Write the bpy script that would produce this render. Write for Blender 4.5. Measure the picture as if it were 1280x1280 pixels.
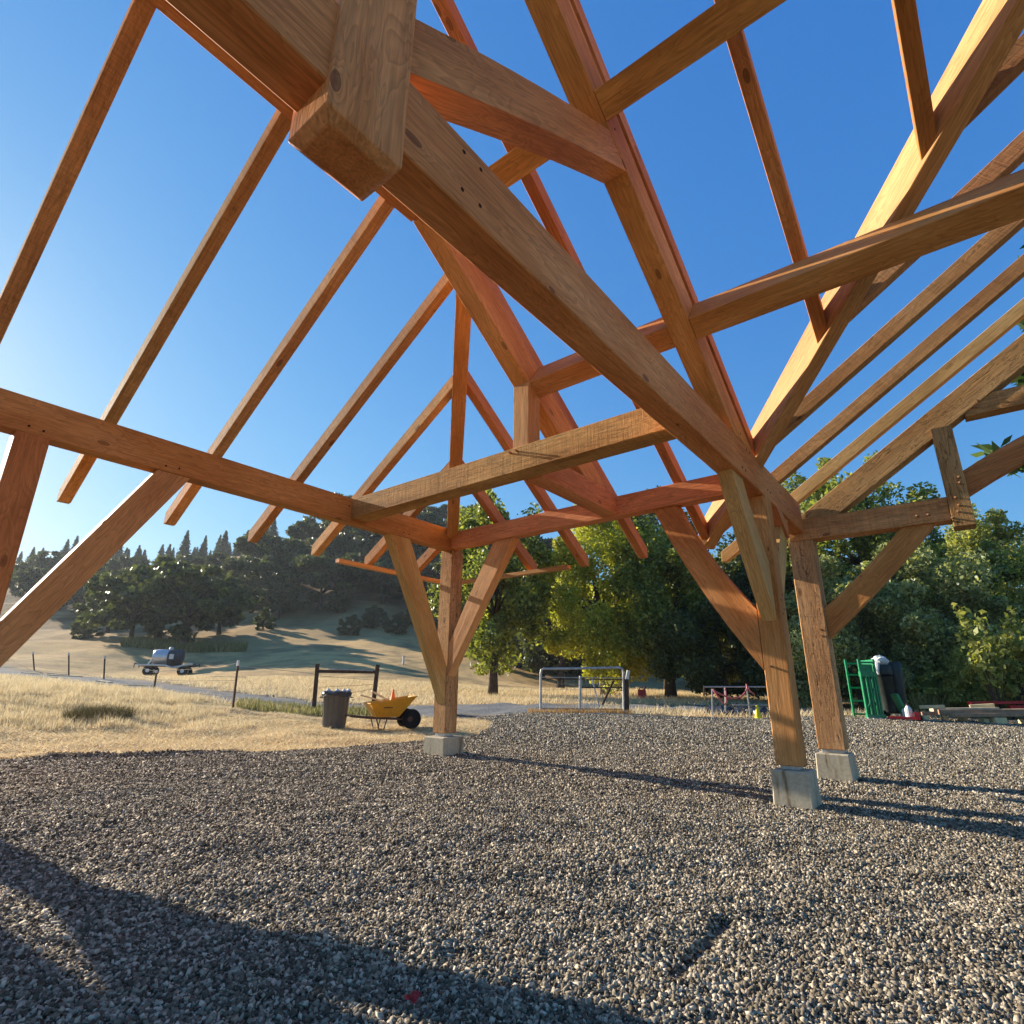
import bpy, bmesh, math, random
import numpy as np
from mathutils import Vector, Matrix, noise as mnoise
random.seed(7)
sc = bpy.context.scene
for o in list(bpy.data.objects): bpy.data.objects.remove(o)
COL = sc.collection
R_ = math.radians

# ------------------------------------------------------------------ camera
F, PITCH, ROLL, ALPHA = 696.1454, R_(17.6666), R_(0.59241), R_(38.43502)
cp, sp = math.cos(PITCH), math.sin(PITCH); cr, sr = math.cos(ROLL), math.sin(ROLL)
_r = Vector((1, 0, 0)); _f = Vector((0, cp, sp)); _u = Vector((0, -sp, cp))
RT = cr * _r + sr * _u; UP = -sr * _r + cr * _u
cam_d = bpy.data.cameras.new('camera'); cam = bpy.data.objects.new('camera', cam_d); COL.objects.link(cam)
cam_d.sensor_width = 36; cam_d.lens = 36 * F / 1280; cam_d.clip_start = 0.05; cam_d.clip_end = 3000
cam.matrix_world = Matrix(((RT.x, UP.x, -_f.x, 0), (RT.y, UP.y, -_f.y, 0), (RT.z, UP.z, -_f.z, 1.0), (0, 0, 0, 1)))
sc.camera = cam

# ------------------------------------------------------------------ light
SUN_AZ, SUN_EL = R_(-57.4), R_(20.3)
w = bpy.data.worlds.new('World'); sc.world = w; w.use_nodes = True
nt = w.node_tree; nt.nodes.clear()
sky = nt.nodes.new('ShaderNodeTexSky'); sky.sky_type = 'NISHITA'; sky.sun_disc = False
sky.sun_elevation = SUN_EL; sky.sun_rotation = SUN_AZ % (2 * math.pi)
sky.altitude = 100; sky.air_density = 1.0; sky.dust_density = 0.32; sky.ozone_density = 3.6
bg = nt.nodes.new('ShaderNodeBackground'); bg.inputs[1].default_value = 0.12
out = nt.nodes.new('ShaderNodeOutputWorld')
SKY_P, SKY_K = (1.15, 0.72, 0.36), (0.31, 0.78, 1.78)      # per-channel response of the sky light
sp_ = nt.nodes.new('ShaderNodeSeparateColor'); cb_ = nt.nodes.new('ShaderNodeCombineColor'); nt.links.new(sky.outputs[0], sp_.inputs[0])
for i_ in range(3):
    m1 = nt.nodes.new('ShaderNodeMath'); m1.operation = 'POWER'; m1.inputs[1].default_value = SKY_P[i_]; m2 = nt.nodes.new('ShaderNodeMath'); m2.operation = 'MULTIPLY'; m2.inputs[1].default_value = SKY_K[i_]
    nt.links.new(sp_.outputs[i_], m1.inputs[0]); nt.links.new(m1.outputs[0], m2.inputs[0]); nt.links.new(m2.outputs[0], cb_.inputs[i_])
nt.links.new(cb_.outputs[0], bg.inputs[0]); nt.links.new(bg.outputs[0], out.inputs[0])
sl = bpy.data.lights.new('sun', 'SUN'); sl.energy = 5.0; sl.angle = R_(0.55); sl.color = (1.0, 0.91, 0.77)
so = bpy.data.objects.new('sun', sl); COL.objects.link(so)
sdir = Vector((math.sin(SUN_AZ) * math.cos(SUN_EL), math.cos(SUN_AZ) * math.cos(SUN_EL), math.sin(SUN_EL)))
so.rotation_euler = sdir.to_track_quat('Z', 'Y').to_euler(); so.location = sdir * 60
vs = sc.view_settings; vs.view_transform = 'Standard'; vs.look = 'None'; vs.gamma = 1; vs.exposure = 1.16
sc.render.engine = 'CYCLES'
sc.render.resolution_x = sc.render.resolution_y = 1024
sc.cycles.max_bounces = 6; sc.cycles.diffuse_bounces = 3; sc.cycles.transparent_max_bounces = 8

def at(px, py, Y):
    d = RT * ((px - 640) / F) + UP * ((640 - py) / F) + _f
    p = d * (Y / d.y); return Vector((p.x, p.y, p.z + 1.0))

# ------------------------------------------------------------------ materials
class NT:
    def __init__(s, name, rough=0.7):
        s.m = bpy.data.materials.new(name); s.m.use_nodes = True
        s.t = s.m.node_tree; s.b = s.t.nodes['Principled BSDF']; s.b.inputs['Roughness'].default_value = rough
        s.b.inputs['Specular IOR Level'].default_value = 0.3 if rough < 0.6 else 0.1
    def n(s, t, **k):
        x = s.t.nodes.new(t)
        for a, v in k.items():
            if a[0] == '_': x.inputs[a[1:]].default_value = v
            else: setattr(x, a, v)
        return x
    def l(s, a, b): s.t.links.new(a, b)
    def ramp(s, fac, pts):
        r = s.n('ShaderNodeValToRGB'); e = r.color_ramp.elements
        while len(e) < len(pts): e.new(0.5)
        for q, (p, c) in zip(e, pts): q.position = p; q.color = (*c, 1) if len(c) == 3 else c
        s.l(fac, r.inputs[0]); return r
    def mix(s, fac, a, b, mode='MIX'):
        m = s.n('ShaderNodeMix', data_type='RGBA', blend_type=mode)
        for i, v in ((0, fac), (6, a), (7, b)):
            if hasattr(v, 'links'): s.l(v, m.inputs[i])
            else: m.inputs[i].default_value = v if i == 0 else ((*v, 1) if len(v) == 3 else v)
        return m.outputs[2]
    def math(s, op, a, b=0.0, clamp=False):
        m = s.n('ShaderNodeMath', operation=op); m.use_clamp = clamp
        for i, v in ((0, a), (1, b)):
            if hasattr(v, 'links'): s.l(v, m.inputs[i])
            else: m.inputs[i].default_value = v
        return m.outputs[0]
    def bump(s, h, strength=0.3, dist=0.01):
        b = s.n('ShaderNodeBump', _Strength=strength, _Distance=dist); s.l(h, b.inputs['Height']); s.l(b.outputs[0], s.b.inputs['Normal'])

def wood(name, c_lo, c_mid, c_hi, rough_saw=0.0, knots=1.0, checks=0.0, rough=0.62):
    s = NT(name, rough)
    tc = s.n('ShaderNodeTexCoord'); oi = s.n('ShaderNodeObjectInfo')
    off = s.n('ShaderNodeVectorMath', operation='SCALE'); off.inputs[0].default_value = (37.0, 11.0, 23.0); s.l(oi.outputs['Random'], off.inputs['Scale'])
    add = s.n('ShaderNodeVectorMath', operation='ADD'); s.l(tc.outputs['Object'], add.inputs[0]); s.l(off.outputs[0], add.inputs[1])
    P = add.outputs[0]
    def mapped(sc3):
        m = s.n('ShaderNodeMapping'); m.inputs['Scale'].default_value = sc3; s.l(P, m.inputs[0]); return m.outputs[0]
    # knots
    vk = s.n('ShaderNodeTexVoronoi', _Scale=1.0, _Randomness=1.0); s.l(mapped((1.9, 4.4, 4.4)), vk.inputs[0])
    kd = vk.outputs['Distance']
    knot = s.ramp(kd, [(0.0, (1, 1, 1)), (0.07, (0.75, 0.75, 0.75)), (0.085, (1, 1, 1)), (0.1, (0, 0, 0))]).outputs[0]
    swirl = s.ramp(kd, [(0.0, (1, 1, 1)), (0.25, (0, 0, 0))]).outputs[0]
    # grain
    ng = s.n('ShaderNodeTexNoise', _Scale=1.0, _Detail=3.0, _Roughness=0.55, _Distortion=0.6); s.l(mapped((0.9, 6, 6)), ng.inputs[0])
    rings = s.math('MULTIPLY', s.math('ADD', ng.outputs[0], s.math('MULTIPLY', swirl, 0.22 * knots)), 17.0)
    rings = s.math('FRACT', rings)
    rc = s.ramp(rings, [(0.0, (0.1,) * 3), (0.55, (0.5,) * 3), (0.88, (1, 1, 1)), (1.0, (0.12,) * 3)]).outputs[0]
    nf = s.n('ShaderNodeTexNoise', _Scale=1.0, _Detail=4.0, _Roughness=0.65); s.l(mapped((3.0, 70, 70)), nf.inputs[0])
    nb = s.n('ShaderNodeTexNoise', _Scale=1.0, _Detail=3.0, _Roughness=0.5); s.l(mapped((0.9, 3.5, 3.5)), nb.inputs[0])
    base = s.ramp(nb.outputs[0], [(0.3, c_lo), (0.5, c_mid), (0.7, c_hi)]).outputs[0]
    dark = tuple(x * 0.5 for x in c_lo)
    c = s.mix(s.math('MULTIPLY', rc, 0.42), base, dark)
    fine = s.ramp(nf.outputs[0], [(0.32, (0.68,) * 3), (0.62, (1.12,) * 3)]).outputs[0]
    c = s.mix(0.8, c, fine, 'MULTIPLY')
    if rough_saw:
        ws = s.n('ShaderNodeTexNoise', _Scale=1.0, _Detail=3.0, _Roughness=0.7); s.l(mapped((75, 3.0, 3.0)), ws.inputs[0])
        sw = s.ramp(ws.outputs[0], [(0.35, (0.78,) * 3), (0.6, (1.1,) * 3)]).outputs[0]
        c = s.mix(0.7 * rough_saw, c, sw, 'MULTIPLY')
    c = s.mix(s.math('MULTIPLY', knot, 0.75 * min(1, knots)), c, (0.09, 0.032, 0.014))
    hv = s.n('ShaderNodeHueSaturation'); s.l(c, hv.inputs['Color'])
    s.l(s.math('ADD', s.math('MULTIPLY', oi.outputs['Random'], 0.34), 0.83), hv.inputs['Value'])
    s.l(s.math('ADD', s.math('MULTIPLY', s.math('FRACT', s.math('MULTIPLY', oi.outputs['Random'], 13.7)), 0.018), 0.49), hv.inputs['Hue'])
    s.l(hv.outputs[0], s.b.inputs['Base Color'])
    h = s.math('ADD', s.math('MULTIPLY', nf.outputs[0], 0.6), s.math('MULTIPLY', rc, -0.25))
    if rough_saw: h = s.math('ADD', h, s.math('MULTIPLY', ws.outputs[0], 1.6 * rough_saw))
    if checks:
        nc = s.n('ShaderNodeTexNoise', _Scale=1.0, _Detail=4.0, _Roughness=0.7, _Distortion=0.8); s.l(mapped((1.6, 15, 15)), nc.inputs[0])
        ck = s.ramp(nc.outputs[0], [(0.47, (1,) * 3), (0.495, (0,) * 3), (0.52, (1,) * 3)]).outputs[0]
        h = s.math('ADD', h, s.math('MULTIPLY', ck, 1.6 * checks))
        ckd = s.ramp(nc.outputs[0], [(0.475, (1,) * 3), (0.495, (0.22,) * 3), (0.515, (1,) * 3)]).outputs[0]
        s.l(s.mix(min(1, checks), hv.outputs[0], s.mix(1.0, hv.outputs[0], ckd, 'MULTIPLY')), s.b.inputs['Base Color'])
    s.bump(h, 0.45, 0.006)
    return s.m

FIR = wood('fir', (0.50, 0.185, 0.048), (0.65, 0.285, 0.08), (0.76, 0.38, 0.13))
FIR_RED = wood('fir_red', (0.50, 0.18, 0.058), (0.64, 0.26, 0.085), (0.74, 0.335, 0.125), knots=0.8)
FIR_ROUGH = wood('fir_rough', (0.46, 0.21, 0.072), (0.62, 0.31, 0.11), (0.74, 0.41, 0.16), rough_saw=1.0, checks=0.4, rough=0.8)
FIR_OLD = wood('fir_weathered', (0.44, 0.215, 0.085), (0.58, 0.31, 0.13), (0.68, 0.39, 0.175), rough_saw=0.5, checks=1.0, rough=0.85)
FIR_PALE = wood('fir_pale', (0.52, 0.265, 0.09), (0.63, 0.345, 0.125), (0.72, 0.42, 0.165), knots=0.6)

def flat(name, col, rough=0.6, metal=0.0, var=0.25, scale=8.0, bump=0.0, dirt_shade=None):
    s = NT(name, rough); s.b.inputs['Metallic'].default_value = metal
    tc = s.n('ShaderNodeTexCoord'); n = s.n('ShaderNodeTexNoise', _Scale=scale, _Detail=5.0, _Roughness=0.6); s.l(tc.outputs['Object'], n.inputs[0])
    c = s.ramp(n.outputs[0], [(0.3, tuple(x * (1 - var) for x in col)), (0.7, tuple(min(1, x * (1 + var)) for x in col))]).outputs[0]
    if dirt_shade:
        n2 = s.n('ShaderNodeTexNoise', _Scale=scale * 3, _Detail=6.0, _Roughness=0.7); s.l(tc.outputs['Object'], n2.inputs[0])
        f = s.ramp(n2.outputs[0], [(0.52, (0, 0, 0)), (0.62, (1, 1, 1))]).outputs[0]
        c = s.mix(s.math('MULTIPLY', f, 0.6), c, dirt_shade)
    s.l(c, s.b.inputs['Base Color'])
    if bump: s.bump(n.outputs[0], 0.4, bump)
    return s.m

def concrete():
    s = NT('pier_concrete', 0.9)
    tc = s.n('ShaderNodeTexCoord'); 
    mp = s.n('ShaderNodeMapping'); mp.inputs['Scale'].default_value = (14, 14, 1.5); s.l(tc.outputs['Object'], mp.inputs[0])
    n = s.n('ShaderNodeTexNoise', _Scale=1.0, _Detail=4.0); s.l(mp.outputs[0], n.inputs[0])
    n2 = s.n('ShaderNodeTexNoise', _Scale=35.0, _Detail=5.0); s.l(tc.outputs['Object'], n2.inputs[0])
    c = s.ramp(n.outputs[0], [(0.33, (0.24, 0.17, 0.10)), (0.42, (0.46, 0.385, 0.265)), (0.6, (0.53, 0.455, 0.325)), (0.75, (0.42, 0.335, 0.21))]).outputs[0]
    c = s.mix(0.6, c, s.ramp(n2.outputs[0], [(0.3, (0.7,) * 3), (0.6, (1.05,) * 3)]).outputs[0], 'MULTIPLY')
    s.l(c, s.b.inputs['Base Color']); s.bump(n2.outputs[0], 0.3, 0.004)
    return s.m
CONC = concrete()
STEEL = flat('galvanised_steel', (0.45, 0.45, 0.44), 0.45, 0.7)
DARKHOLE = flat('dark_peg', (0.05, 0.02, 0.012), 0.8)
PEG = flat('peg_wood', (0.33, 0.17, 0.08), 0.7)

def leafmat(name, cols, trans=0.35, rough=0.6):
    s = NT(name, rough)
    g = s.n('ShaderNodeNewGeometry'); tc = s.n('ShaderNodeTexCoord')
    n = s.n('ShaderNodeTexNoise', _Scale=0.55, _Detail=2.0); s.l(tc.outputs['Object'], n.inputs[0])
    f = s.math('ADD', s.math('MULTIPLY', g.outputs['Random Per Island'], 0.55), s.math('MULTIPLY', n.outputs[0], 0.55), True)
    k = len(cols); c = s.ramp(f, [(0.15 + 0.7 * i / (k - 1), cols[i]) for i in range(k)]).outputs[0]
    s.l(c, s.b.inputs['Base Color'])
    tr = s.n('ShaderNodeBsdfTranslucent'); 
    br = s.n('ShaderNodeMix', data_type='RGBA', blend_type='MULTIPLY'); br.inputs[0].default_value = 1; s.l(c, br.inputs[6]); br.inputs[7].default_value = (1.5, 1.4, 0.6, 1)
    s.l(br.outputs[2], tr.inputs[0])
    mx = s.n('ShaderNodeMixShader'); mx.inputs[0].default_value = trans
    s.l(s.b.outputs[0], mx.inputs[1]); s.l(tr.outputs[0], mx.inputs[2])
    s.l(mx.outputs[0], s.t.nodes['Material Output'].inputs[0]); return s.m
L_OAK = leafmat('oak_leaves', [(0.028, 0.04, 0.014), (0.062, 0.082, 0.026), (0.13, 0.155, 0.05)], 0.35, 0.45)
L_CONIFER = leafmat('conifer_needles', [(0.024, 0.042, 0.022), (0.05, 0.078, 0.035), (0.08, 0.11, 0.05)], 0.2, 0.6)
L_YELLOW = leafmat('yellow_green_leaves', [(0.16, 0.19, 0.03), (0.32, 0.35, 0.05), (0.55, 0.54, 0.1)], 0.5, 0.45)
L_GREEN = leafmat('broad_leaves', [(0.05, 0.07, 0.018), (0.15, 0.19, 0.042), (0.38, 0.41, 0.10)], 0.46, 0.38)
L_GREY = leafmat('grey_green_leaves', [(0.07, 0.09, 0.035), (0.22, 0.25, 0.10), (0.52, 0.54, 0.27)], 0.42, 0.35)
L_MADRONE = leafmat('bush_leaves', [(0.1, 0.13, 0.035), (0.26, 0.29, 0.08), (0.48, 0.48, 0.17)], 0.45, 0.4)
BARK = flat('bark', (0.075, 0.055, 0.04), 0.95, var=0.4, scale=5, bump=0.03)

def straw(name, a, b, c):
    s = NT(name, 0.85); g = s.n('ShaderNodeNewGeometry')
    col = s.ramp(g.outputs['Random Per Island'], [(0.0, a), (0.5, b), (1.0, c)]).outputs[0]; s.l(col, s.b.inputs['Base Color'])
    tr = s.n('ShaderNodeBsdfTranslucent'); s.l(col, tr.inputs[0]); mx = s.n('ShaderNodeMixShader'); mx.inputs[0].default_value = 0.35
    s.l(s.b.outputs[0], mx.inputs[1]); s.l(tr.outputs[0], mx.inputs[2]); s.l(mx.outputs[0], s.t.nodes['Material Output'].inputs[0]); return s.m
STRAW = straw('straw', (0.50, 0.37, 0.19), (0.72, 0.58, 0.34), (0.85, 0.74, 0.50))

# ------------------------------------------------------------------ helpers
def new_obj(name, me, mat=None, parent=None):
    o = bpy.data.objects.new(name, me); COL.objects.link(o)
    if mat: me.materials.append(mat)
    if parent: o.parent = parent
    return o
def tag(o, label=None, cat=None, group=None, kind=None):
    if label: o['label'] = label
    if cat: o['category'] = cat
    if group: o['group'] = group
    if kind: o['kind'] = kind
    return o
def empty(name, loc, rz=0.0, **k):
    o = bpy.data.objects.new(name, None); COL.objects.link(o); o.location = loc; o.rotation_euler = (0, 0, rz); o.empty_display_size = 0.2
    return tag(o, **k)
def bm_obj(name, bm, mat, parent=None, smooth=False, bevel=0.0):
    if bevel: bmesh.ops.bevel(bm, geom=list(bm.edges), offset=bevel, segments=1, affect='EDGES')
    bmesh.ops.recalc_face_normals(bm, faces=bm.faces)
    me = bpy.data.meshes.new(name); bm.to_mesh(me); bm.free()
    if smooth:
        for p in me.polygons: p.use_smooth = True
    return new_obj(name, me, mat, parent)
def box(bm, lo, hi, M=None):
    vs_ = [bm.verts.new((x, y, z)) for x in (lo[0], hi[0]) for y in (lo[1], hi[1]) for z in (lo[2], hi[2])]
    for f in ((0, 1, 3, 2), (4, 6, 7, 5), (0, 4, 5, 1), (2, 3, 7, 6), (0, 2, 6, 4), (1, 5, 7, 3)): bm.faces.new([vs_[i] for i in f])
    if M is not None:
        for v in vs_: v.co = M @ v.co
    return vs_
def tube(bm, pts, r, n=8, cap=True):
    pts = [Vector(p) for p in pts]; rs = r if isinstance(r, (list, tuple)) else [r] * len(pts); rings = []
    prev = None
    for i, p in enumerate(pts):
        d = (pts[min(i + 1, len(pts) - 1)] - pts[max(i - 1, 0)]).normalized()
        a = d.orthogonal().normalized() if prev is None else (prev - d * prev.dot(d)).normalized(); prev = a; b = d.cross(a)
        rings.append([bm.verts.new(p + (a * math.cos(2 * math.pi * k / n) + b * math.sin(2 * math.pi * k / n)) * rs[i]) for k in range(n)])
    for A_, B_ in zip(rings, rings[1:]):
        for k in range(n): bm.faces.new((A_[k], A_[(k + 1) % n], B_[(k + 1) % n], B_[k]))
    if cap: bm.faces.new(rings[0][::-1]); bm.faces.new(rings[-1])
def lathe(bm, prof, n=24, M=None):
    rings = []
    for r, z in prof: rings.append([bm.verts.new((r * math.cos(2 * math.pi * k / n), r * math.sin(2 * math.pi * k / n), z)) for k in range(n)])
    for A_, B_ in zip(rings, rings[1:]):
        for k in range(n): bm.faces.new((A_[k], A_[(k + 1) % n], B_[(k + 1) % n], B_[k]))
    bm.faces.new(rings[0][::-1]); bm.faces.new(rings[-1])
    if M is not None:
        for rg in rings:
            for v in rg: v.co = M @ v.co
def prims(name, mat, parent, build, **k):
    bm = bmesh.new(); build(bm); return bm_obj(name, bm, mat, parent, **k)
def quads_obj(name, V, mat, parent=None, loc=None):
    """V: (N,k,3) array of polygons with k corners"""
    V = np.asarray(V, np.float32); N, K = V.shape[0], V.shape[1]
    me = bpy.data.meshes.new(name); me.vertices.add(N * K); me.vertices.foreach_set('co', V.reshape(-1))
    me.loops.add(N * K); me.loops.foreach_set('vertex_index', np.arange(N * K, dtype=np.int32))
    me.polygons.add(N); me.polygons.foreach_set('loop_start', np.arange(0, N * K, K, dtype=np.int32)); me.update(calc_edges=True)
    return new_obj(name, me, mat, parent)

# ------------------------------------------------------------------ ground
ANCH = []
def A_(px, py, Y): ANCH.append(tuple(at(px, py, Y)))
def AP(x, y, z): ANCH.append((x, y, z))
for p in [(0, 0, 0), (-3, 0, 0.03), (3, 0, 0), (0, 2, 0), (3, 2.5, 0), (-4.12, 4.29, 0.13), (-2.75, 6.02, 0.13), (-1.81, 3.35, 0.07), (-0.25, 5.31, 0.085), (0.07, 2.5, 0.02), (0, -6, 0), (-8, -6, 0), (8, -6, 0), (-7.5, 2.5, 0.12), (6, 2, 0.02), (2.65, 5.45, 0.034), (3.75, 6.8, 0.05), (-0.85, 8.2, 0.13),
          (-20, -10, 0.1), (20, -10, 0.1), (10, 6, 0.1), (0, 11, 0.26), (5, 11, 0.26), (16, 10, 0.2), (-60, -30, 1), (60, -30, 0), (30, 5, 0.3)]: AP(*p)
for q in [(60, 948, 7.2), (280, 940, 7.8), (420, 930, 9), (422, 911, 11.6), (500, 911, 11.6), (40, 900, 10.5), (60, 864, 12.5), (180, 880, 12.5), (130, 900, 10.8), (290, 898, 12.0), (297, 890, 14), (240, 876, 15), (393, 893, 16), (468, 890, 16.5), (195, 865, 19.5), (130, 850, 27), (60, 846, 31), (40, 838, 40), (300, 872, 20),
          (205, 847, 46), (350, 862, 26), (450, 855, 30), (560, 858, 30), (350, 822, 50), (480, 826, 48), (220, 806, 60), (80, 800, 62), (350, 800, 66), (500, 812, 60),
          (676, 887, 15.8), (785, 893, 15), (937, 898, 15.5), (1095, 896, 14.5), (1240, 902, 15), (640, 868, 28), (790, 862, 32), (920, 872, 30), (1100, 872, 30), (1280, 880, 26), (620, 862, 34), (700, 860, 50), (900, 862, 60), (1200, 866, 60),
          (300, 770, 85), (430, 770, 80), (520, 765, 85), (150, 780, 85), (40, 762, 90), (430, 700, 110), (560, 690, 120), (350, 715, 110), (650, 700, 130), (20, 722, 190), (150, 718, 190), (300, 712, 180), (480, 660, 160), (800, 760, 150), (1000, 800, 150), (1280, 800, 150)]: A_(*q)
AP(-220, 60, 12); AP(-120, 20, 4); AP(200, 120, 5); AP(-150, 260, 40); AP(100, 260, 30); AP(220, 20, 3); AP(-90, 100, 16)
AN = np.array(ANCH)
def _phi(d2): return np.where(d2 > 1e-9, 0.5 * d2 * np.log(np.maximum(d2, 1e-9)), 0)
_d2 = ((AN[:, None, :2] - AN[None, :, :2]) ** 2).sum(-1); n_ = len(AN)
Kmat = np.zeros((n_ + 3, n_ + 3)); Kmat[:n_, :n_] = _phi(_d2) + np.eye(n_) * 6.0; Kmat[:n_, n_] = 1; Kmat[:n_, n_ + 1:] = AN[:, :2]; Kmat[n_:, :n_] = Kmat[:n_, n_:].T
SOL = np.linalg.solve(Kmat, np.concatenate([AN[:, 2], np.zeros(3)]))
def ground_z(x, y):
    x = np.asarray(x, float); y = np.asarray(y, float); sh = x.shape; x = x.ravel(); y = y.ravel(); o = np.empty(len(x))
    for i in range(0, len(x), 20000):
        xx = x[i:i + 20000]; yy = y[i:i + 20000]
        d2 = (xx[:, None] - AN[None, :, 0]) ** 2 + (yy[:, None] - AN[None, :, 1]) ** 2
        o[i:i + 20000] = _phi(d2) @ SOL[:n_] + SOL[n_] + SOL[n_ + 1] * xx + SOL[n_ + 2] * yy
    return o.reshape(sh)
rng = np.random.default_rng(3)
# cheap smooth noise: sum of random sines
def snoise(x, y, scale, seed, k=14):
    r = np.random.default_rng(seed); o = 0
    for _ in range(k):
        a = r.uniform(0, 2 * np.pi); f = r.uniform(0.6, 1.7) * 2 * np.pi / scale
        o = o + np.sin((x * np.cos(a) + y * np.sin(a)) * f + r.uniform(0, 6.28))
    return o / math.sqrt(k)
def seg_dist(x, y, P):
    o = np.full(np.shape(x), 1e9)
    for (ax, ay), (bx, by) in zip(P, P[1:]):
        dx, dy = bx - ax, by - ay; t = np.clip(((x - ax) * dx + (y - ay) * dy) / (dx * dx + dy * dy), 0, 1)
        o = np.minimum(o, np.hypot(x - ax - t * dx, y - ay - t * dy))
    return o
def in_poly(x, y, P):
    c = np.zeros(np.shape(x), bool); n = len(P)
    for i in range(n):
        x1, y1 = P[i]; x2, y2 = P[(i + 1) % n]
        if y1 == y2: continue
        c ^= ((y1 > y) != (y2 > y)) & (x < (x2 - x1) * (y - y1) / (y2 - y1) + x1)
    return c
def XY(px, py, Y): p = at(px, py, Y); return (p.x, p.y)
# gravel pad outline
pad_edge = [(-16, -12), (-9.5, 2.0), XY(0, 955, 6.9), XY(130, 948, 7.3), XY(290, 942, 7.8), XY(420, 932, 8.6), XY(520, 922, 9.6), XY(585, 915, 10.2), XY(615, 905, 11.5), XY(600, 893, 14.0), XY(660, 891, 15.3), XY(790, 897, 14.7), XY(930, 899, 15.0), XY(1060, 893, 15.4), XY(1290, 900, 16.5), (45, 16), (45, -12)]
road = [XY(-120, 842, 46), XY(40, 852, 34), XY(130, 860, 26), XY(240, 868, 21), XY(340, 876, 18.5), XY(470, 884, 17.4), XY(600, 887, 16.5), XY(700, 890, 15.5)]
lane = [XY(560, 880, 18.5), XY(760, 884, 19), XY(950, 885, 19), XY(1400, 892, 19)]
def zones(x, y):
    wob = snoise(x, y, 1.3, 5) * 0.07 + snoise(x, y, 0.35, 6) * 0.035
    xs = x + wob; ys = y + wob * 0.7
    pad = in_poly(xs, ys, pad_edge)
    rd = np.clip((1.8 - seg_dist(xs, ys, road)) / 0.3, 0, 1)
    shoulder = np.clip((2.6 - seg_dist(xs, ys, road)) / 0.5, 0, 1)
    lane_ = np.clip((1.6 - seg_dist(xs, ys, lane)) / 0.4, 0, 1)
    return pad, rd, np.maximum(shoulder - rd, 0), lane_
def ground_full(x, y):
    z = ground_z(x, y); pad, rd, sh, ln = zones(x, y)
    near = np.clip(1 - np.hypot(x, y) / 16, 0, 1)
    z = z + np.where(pad, near * (snoise(x, y, 1.1, 11) * 0.012 + snoise(x, y, 0.33, 12) * 0.007), snoise(x, y, 1.6, 13) * 0.03 * np.clip(np.hypot(x, y) / 12, 0, 1))
    g1 = XY(845, 1195, 2.45); g2 = XY(905, 1130, 2.95)            # gouge raked in the gravel
    z = z - 0.028 * np.exp(-(seg_dist(x, y, [g1, g2]) / 0.026) ** 2)
    ridge = seg_dist(x, y, [XY(60, 953, 7.1), XY(180, 945, 7.5), XY(290, 939, 7.9)])
    z = z + 0.05 * np.exp(-(ridge / 0.12) ** 2)
    far = np.clip((np.hypot(x, y) - 50) / 60, 0, 1); z = z + far * snoise(x, y, 14, 15) * 0.5
    z = z + far * snoise(x, y, 5, 16) * 0.12
    return z
def axis(lims):
    o = []
    for a, b, s in lims: o += list(np.arange(a, b, s))
    return np.array(o + [lims[-1][1]])
gx = axis([(-260, -60, 6), (-60, -16, 1.2), (-16, -9, 0.25), (-9, 9, 0.09), (9, 20, 0.25), (20, 60, 1.2), (60, 260, 6)])
gy = axis([(-60, -4, 4), (-4, 0.8, 0.4), (0.8, 14, 0.09), (14, 22, 0.25), (22, 60, 1.2), (60, 300, 5)])
GX, GY = np.meshgrid(gx, gy); GZ = ground_full(GX, GY)
me = bpy.data.meshes.new('ground'); nx, ny = len(gx), len(gy)
me.vertices.add(nx * ny); me.vertices.foreach_set('co', np.stack([GX, GY, GZ], -1).astype(np.float32).ravel())
ii = np.arange(nx * ny).reshape(ny, nx); Q = np.stack([ii[:-1, :-1], ii[:-1, 1:], ii[1:, 1:], ii[1:, :-1]], -1).reshape(-1, 4)
me.loops.add(Q.size); me.loops.foreach_set('vertex_index', Q.ravel().astype(np.int32)); me.polygons.add(len(Q)); me.polygons.foreach_set('loop_start', np.arange(0, Q.size, 4, dtype=np.int32))
me.update(calc_edges=True)
for p in me.polygons: p.use_smooth = True
pad, rd, sh, ln = zones(GX, GY)
for nm, arr in (('pad', pad.astype(float)), ('road', np.maximum(rd, ln)), ('shoulder', sh)):
    at_ = me.attributes.new(nm, 'FLOAT', 'POINT'); at_.data.foreach_set('value', arr.ravel().astype(np.float32))
tree_shade = np.exp(-(seg_dist(GX, GY, [XY(790, 880, 19), XY(960, 880, 19)]) / 3.0) ** 2) + np.exp(-(seg_dist(GX, GY, [XY(1100, 888, 17), XY(1300, 885, 20)]) / 1.5) ** 2)  # shade under the trees, put into the ground colour as dark bands
scrub = np.clip((np.hypot(GX, GY) - 62) / 30, 0, 1)
for nm, arr in (('dirt_shade', tree_shade), ('scrub', scrub)):
    at_ = me.attributes.new(nm, 'FLOAT', 'POINT'); at_.data.foreach_set('value', arr.ravel().astype(np.float32))

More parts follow.
